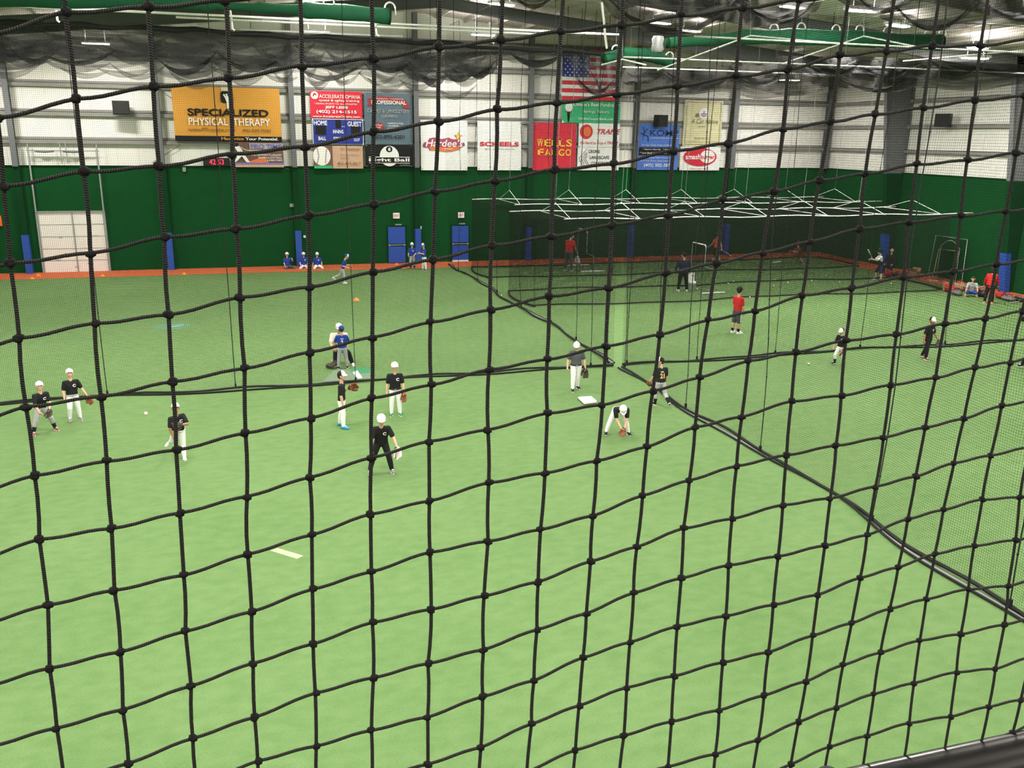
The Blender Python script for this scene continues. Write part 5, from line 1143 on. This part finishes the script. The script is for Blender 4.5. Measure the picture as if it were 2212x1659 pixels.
    return {'obj': top, 'J': {k: mw @ (v+off) if isinstance(v, Vector) and k[0] not in ('fd', 'fu', 'fad') else v for k, v in J.items()}, 'rot': Matrix.Rotation(phi, 3, 'Z'), 'h': h, 'fad': {s: Matrix.Rotation(phi, 3, 'Z') @ J['fad', s] for s in (1, -1)}}

def glove(pos, d, face, mat, label, size=.24):
    """baseball glove: palm pocket, four stalls, thumb stall and laced web"""
    d = Vector(d).normalized(); face = Vector(face); face = (face-d*face.dot(d)).normalized(); sd = d.cross(face)
    t = thing('baseball_glove', label, 'baseball glove', pos); s_ = size; bm = bmesh.new()
    Q = lambda a, b, c: sd*(a*s_)+d*(b*s_)+face*(c*s_)
    hull_into(bm, [(Q(-.20, .20, .02), .13*s_), (Q(.20, .20, .02), .13*s_), (Q(0, -.02, 0), .15*s_), (Q(0, .42, -.04), .13*s_)])
    for a in (-.24, -.08, .08, .23): hull_into(bm, [(Q(a*.9, .40, -.02), .085*s_), (Q(a*1.15, .74, .08), .075*s_), (Q(a*1.1, .92, .20), .06*s_)])
    hull_into(bm, [(Q(.30, .14, .04), .10*s_), (Q(.46, .42, .14), .08*s_), (Q(.44, .62, .24), .065*s_)])
    mesh_obj('glove_shell', voxel(bm, .009, 2), M[mat], t)
    m = MB()
    for k in range(4): m.tube([Q(.40, .30+.11*k, .16), Q(.24, .42+.12*k, .14)], .022*s_, 5)
    m.tube([Q(.42, .58, .2), Q(.30, .74, .18), Q(.22, .88, .17)], .03*s_, 6); m.build('web', M['leather' if mat != 'leather' else 'leatherd'], t)
    m = MB().tube([Q(-.18, .0, .12), Q(0, -.04, .17), Q(.18, .0, .12)], .035*s_, 6); m.build('wrist_strap', M['leatherd'], t)
    return t
def held(P_, s, mat, lb, size=.24, back=0.0):
    w_ = P_['J']['wri', s]; d = P_['fad'][s]; fc = P_['rot'] @ Vector((-s*.8, .6, 0)); return glove(w_+d*.045, d, fc, mat, lb, size)

BK = dict(shirt='cblack', pants='cwhite', cap=('cwhite', 'cblack', 'cwhite'), emblem='cwhite', belt='black', shoe='sgrey')
def K(**a): d = dict(BK); d.update(a); return d
HF = .0065
p = person(97, 934, 22, 1.28, 'young boy in black shirt and grey pants crouching wide at the far left', K(pants='cgrey', legs='knee', socks='cblack', shoe='sred', belt=None, front=180), lean=16, legs=((22, 18, 22), (22, 14, 14)), arms=((10, 20, -6, 34), (4, 22, -22, 46)), head=(14, -14), vs=HF)
held(p, -1, 'leatherd', 'dark glove held between the knees of the boy crouching at far left')
p = person(163, 908, 6, 1.28, 'smiling young boy in black shirt walking behind the far left divider rope', K(belt='cgrey', front=180, socks='cblack', shoe='sgrey'), lean=3, legs=((6, 16, 26), (6, 2, 4)), arms=((14, 4, 2, 30), (24, 2, 26, 22)), head=(4, -18), vs=HF)
held(p, -1, 'leather', 'brown glove on the hand of the smiling boy at the left')
p = person(384, 985, -6, 1.27, 'boy in black shirt and white pants following through a throw on one leg', K(skin='skin2', shoe='cwhite', front=180, under='leather', belt='cwhite'), lean=14, twist=24, legs=((20, -26, 40), (2, 12, 6)), arms=((6, 14, -16, 10), (24, 30, -30, 105)), head=(-12, -18), vs=HF)
held(p, -1, 'leatherd', 'black glove tucked against the chest of the throwing boy')
p = person(738, 923, 78, 1.39, 'boy in black shirt and blue shoes standing side on with glove at chest', K(shoe='sblue', sole='sgreen', belt=None, front=75), lean=2, legs=((6, 8, 8), (6, -6, 6)), arms=((8, 4, 0, 10), (2, -14, -4, 118)), head=(4, -2), vs=HF)
held(p, -1, 'leather', 'brown glove held up to the chest of the boy in blue shoes', .26)
p = person(855, 897, 2, 1.37, 'boy in black shirt with black belt standing with arms hanging down', K(shoe='sgreen', front=180), lean=2, legs=((4, 2, 3), (4, 0, 2)), arms=((12, -2, 6, 8), (12, 2, 6, 14)), head=(-4, -2), vs=HF)
held(p, -1, 'leather', 'brown glove hanging from the boy with the black belt')
p = person(823, 1022, 4, 1.37, 'boy all in black with white cap leaning forward nearest the camera', K(pants='cblack', belt=None, front=180, shoe='sgrey'), lean=20, legs=((21, 16, 14), (15, 12, 12)), arms=((16, 20, 4, 34), (26, 14, 14, 40)), head=(0, 14), vs=HF)
held(p, -1, 'silver', 'white and silver glove of the boy all in black nearest the camera', .27)
p = person(1242, 842, 14, 1.45, 'boy in dark grey shirt and white pants walking with head down', K(shirt='cdgrey', emblem=None, front=75, shoe='cblack'), lean=3, legs=((2, 10, 8), (2, -8, 10)), arms=((18, -8, 10, 22), (16, 0, 8, 8)), head=(18, 26), vs=HF)
held(p, -1, 'leatherd', 'black glove hanging beside the boy in dark grey shirt', .28)
p = person(1429, 878, 208, 1.29, 'boy in black jersey with gold number 21 on his back stepping over the divider rope', K(pants='cgrey', legs='knee', socks='cblack', shoe='cblack', emblem=None, number='21', numberm='gold', belt=None, front=75), lean=4, legs=((5, -16, 34), (5, 10, 6)), arms=((10, 6, 6, 20), (14, 14, 8, 40)), head=(-64, 6), vs=HF)
held(p, -1, 'leather', 'brown glove at the left side of the boy with number 21', .2)
p = person(1333, 938, 10, 1.33, 'boy bent right over at the waist with hands reaching down between his knees', K(front=180, belt=None, shoe='cblack', emblem=None), lean=74, legs=((26, 14, 14), (20, 20, 24)), arms=((-6, 20, -24, 28), (-4, 22, -16, 24)), head=(0, 62), vs=HF)
held(p, -1, 'leather', 'brown glove at the knees of the boy bent right over', .22)
p = person(1812, 788, -34, 1.20, 'small boy in black shirt and white knee pants striding beyond the divider net', K(legs='knee', socks='cblack', shoe='cblack', belt=None, front=75), lean=4, legs=((7, 26, 34), (5, -4, 10)), arms=((16, 8, 8, 12), (18, 20, 12, 40)), head=(-8, 18), vs=.008)
held(p, -1, 'leather', 'dark brown glove of the small striding boy in white pants')
p = person(1995, 775, 58, 1.40, 'boy in black shirt and black pants striding towards the right', K(pants='cblack', belt=None, shoe='sred', skin='skin2', front=75), lean=3, legs=((3, 12, 12), (3, -12, 16)), arms=((12, -10, 8, 6), (12, 14, 8, 36)), head=(14, 8), vs=.008)
held(p, -1, 'cdgrey', 'grey glove of the boy all in black striding right', .26)
p = person(2226, 800, -30, 1.38, 'boy cut off by the right edge with only a dark shoe showing', K(pants='cblack', shoe='cblack', belt=None), lean=10, legs=((34, 8, 10), (20, 8, 10)), arms=((10, 0, 8, 12), (10, 0, 8, 12)), vs=.009)
# blue team
BL = dict(shirt='cblue', pants='cgrey', cap=('cwhite', 'cblue', 'cblue'), emblem=None, shoe='cblack', front=70)
def KB(**a): d = dict(BL); d.update(a); return d
person(741, 796, 184, 1.29, 'boy in royal blue jersey with white number two on his back', KB(number='2', front=0, cap=('cblue', 'cblue', 'cblue')), lean=3, legs=((8, 3, 4), (8, 0, 3)), arms=((18, 18, -10, 60), (18, 18, -10, 60)), head=(0, 6), vs=.0075)
person(745, 802, 0, 1.72, 'coach in white shirt kneeling on one knee behind the boy with number two', dict(shirt='cream', pants='cblack', cap=('cwhite', 'cwhite', 'cwhite'), shoe='white', hairm='hair'), lean=8, base=at_z(739, 794, 0)+Vector((.0, .62, 0)), seat=.43, legs=((8, 6, 88), (26, 86, 90)), arms=((12, 28, -20, 60), (14, 30, -20, 70)), head=(-6, 20), vs=.009, adult=True)
glove(at_z(707, 791, .08), (1, .3, .15), (0, -.3, 1), 'leatherd', 'dark glove lying alone on the turf left of the kneeling coach', .34)
person(733, 612, 84, 1.42, 'boy in blue jersey jogging to the right near the far wall', KB(shoe='white'), lean=16, legs=((3, 14, 16), (3, -26, 40)), arms=((10, -20, 4, 74), (10, 10, 4, 90)), head=(4, 24), vs=.010)
person(622, 580, 20, 1.38, 'boy in blue sitting against the green wall, leftmost of the three seated boys', KB(pants='cdgrey', front=180), lean=-6, seat=.12, legs=((24, 72, 110), (26, 84, 60)), arms=((14, 20, 0, 40), (20, 60, -20, 130)), head=(6, 6), vs=.011)
person(657, 579, 0, 1.38, 'boy in blue sitting in front of the blue pad, middle of the three seated boys', KB(pants='cwhite', front=180, emblem='cwhite'), lean=-4, seat=.12, legs=((20, 78, 70), (20, 78, 60)), arms=((14, 20, -10, 50), (14, 20, -10, 50)), head=(0, 20), vs=.011)
person(686, 579, 8, 1.38, 'boy in blue sitting with legs apart, rightmost of the three seated boys', KB(pants='cwhite', front=180, emblem='cwhite'), lean=-4, seat=.12, legs=((24, 76, 64), (24, 80, 66)), arms=((16, -10, 10, 10), (20, 16, -6, 30)), head=(0, 24), vs=.011)
person(891, 582, -14, 1.40, 'boy in blue and grey pants standing left of the blue pad between the doors', KB(emblem='cwhite', legs='knee', socks='cnavy'), lean=2, legs=((3, 14, 20), (3, 0, 2)), arms=((10, 10, -10, 60), (10, 10, -10, 60)), head=(-8, 10), vs=.011)
person(917, 584, -62, 1.40, 'boy in blue and white pants standing right of the blue pad between the doors', KB(pants='cwhite', emblem='cwhite'), lean=2, legs=((4, 4, 4), (4, -3, 3)), arms=((10, 20, -14, 100), (10, 24, -14, 110)), head=(-10, 4), vs=.011)
# the cages
p = person(1227, 585, 140, 2.02, 'man in red shirt and grey pants stooping with his back turned inside the cage', dict(shirt='cred', pants='cdgrey', shoe='sgrey', fat=1.12, hairm='hair'), lean=9, legs=((6, 6, 8), (6, -2, 6)), arms=((10, 16, 4, 24), (8, 30, 4, 34)), head=(20, 24), vs=.012, adult=True)
w_ = p['J']['wri', 1]; t = thing('ball_bag', 'grey white ball bag hanging from the hand of the man in red shirt', 'bag', w_+p['fad'][1]*.10)
bm = bmesh.new(); hull_into(bm, [((0, 0, -.14), .09), ((.04, 0, -.40), .13), ((-.05, .02, -.38), .12)]); mesh_obj('bag_body', voxel(bm, .02, 2), M['silver'], t)
MB().tube([(-.08, 0, -.15), (0, 0, .02), (.08, 0, -.15)], .012, 6).build('drawstring', M['black'], t)
person(1474, 629, 190, 1.82, 'adult in navy jacket and black pants standing with his back turned', dict(shirt='cnavy', sleeve='long', pants='cblack', cap=('cblack', 'cblack', 'corange'), shoe='white', fat=1.14, hairm='hairb', front=0), lean=4, legs=((9, 2, 3), (9, 0, 3)), arms=((16, 14, 6, 30), (24, -6, 20, -2)), head=(-42, 6), vs=.010, adult=True)
p = person(1548, 565, -24, 1.74, 'batter in orange shirt and black shorts mid stride inside the far cage', dict(shirt='corange', sleeve='cap', pants='cblack', legs='short', shoe='white', hairm='hairb', helmet='black', hair=False), lean=8, twist=-20, legs=((16, -20, 20), (18, 26, 14)), arms=((22, 10, 20, 60), (26, 0, 24, 30)), head=(-20, 10), vs=.011)
w_ = p['J']['wri', -1]; bat(w_-Vector((.02, 0, .02)), w_+Vector((.62, -.1, -.42)), 'pale bat swung low by the batter in orange', M['alu'])
person(1588, 720, 134, 1.69, 'boy in red shirt and grey shorts standing with his back half turned', dict(shirt='cred', pants='cdgrey', legs='short', stripe='cwhite', socks='cblack', cap=('cblack', 'cblack', 'cred'), front=0, shoe='white', hairm='hairb'), lean=1, legs=((2, 3, 3), (3, -3, 3)), arms=((4, 10, 0, 18), (6, 6, 2, 14)), head=(-24, 6), vs=.008, feet=(16, 10))
p = person(1728, 568, -60, 1.62, 'catcher in maroon crouching low at the far end of the cage', dict(shirt='cbrown', pants='cbrown', legs='short', shoe='sred', hairm='hairb', helmet='cbrown', hair=False), lean=34, legs=((30, 74, 118), (26, 62, 104)), arms=((14, 46, 0, 70), (12, 50, -6, 92)), head=(0, -6), vs=.012)
held(p, -1, 'leather', 'brown mitt of the crouching catcher')
p = person(1897, 606, -74, 1.62, 'batter in white sleeves and navy shorts with dark helmet holding a bat up', dict(shirt='cwhite', pants='cnavy', legs='short', stripe='cblue', vest='cnavy', sleeve='short', shoe='cblack', helmet='greend', hair=False), lean=12, legs=((12, 26, 30), (14, 6, 14)), arms=((10, 44, -8, 96), (14, 50, -8, 104)), head=(0, 4), vs=.010)
w_ = p['J']['wri', -1]; d_ = p['rot'] @ Vector((.1, .45, .8)); bat(w_-d_*.12, w_+d_*.62, 'bat held up by the batter in white sleeves', M['alu'])
person(1917, 592, -18, 1.76, 'bald man in black jacket sitting against the far blue pad on the right wall', dict(shirt='cblack', sleeve='long', pants='cnavy', shoe='white', hair=False, fat=1.12), lean=2, seat=.46, base=at_z(1921, 590, 0), legs=((12, 80, 84), (12, 80, 84)), arms=((12, 18, -10, 50), (12, 18, -10, 50)), head=(-30, 6), vs=.011, adult=True)
t = thing('folding_stool', 'low dark stool under the bald seated man', 'stool', at_z(1921, 590, 0)); MB().box((0, 0, .31), (.42, .42, .04)).build('seat', M['black'], t)
for sx in (-1, 1):
    for sy in (-1, 1): MB().tube([(sx*.19, sy*.19, 0), (sx*.17, sy*.17, .30)], .016, 6).build('leg', M['galv'], t)
person(2094, 641, 6, 1.50, 'boy in light grey shirt sitting among the bags with knees up', dict(shirt='cgrey', pants='cblue', legs='short', shoe='leatherd', hairm='hair'), lean=18, seat=.20, base=at_z(2096, 640, 0), legs=((20, 92, 104), (20, 92, 104)), arms=((16, 30, 4, 10), (16, 30, 4, 10)), head=(6, 4), vs=.010)
person(2134, 655, 172, 1.62, 'person with dark hair in red jacket and black pants facing the right wall', dict(shirt='cred', sleeve='long', pants='cblack', shoe='corange', hair='long', hairm='hairb', fat=1.08, hem=-.02), lean=6, legs=((6, 6, 6), (6, 0, 4)), arms=((14, 18, 6, 36), (16, 16, 10, 30)), head=(10, 10), vs=.010)
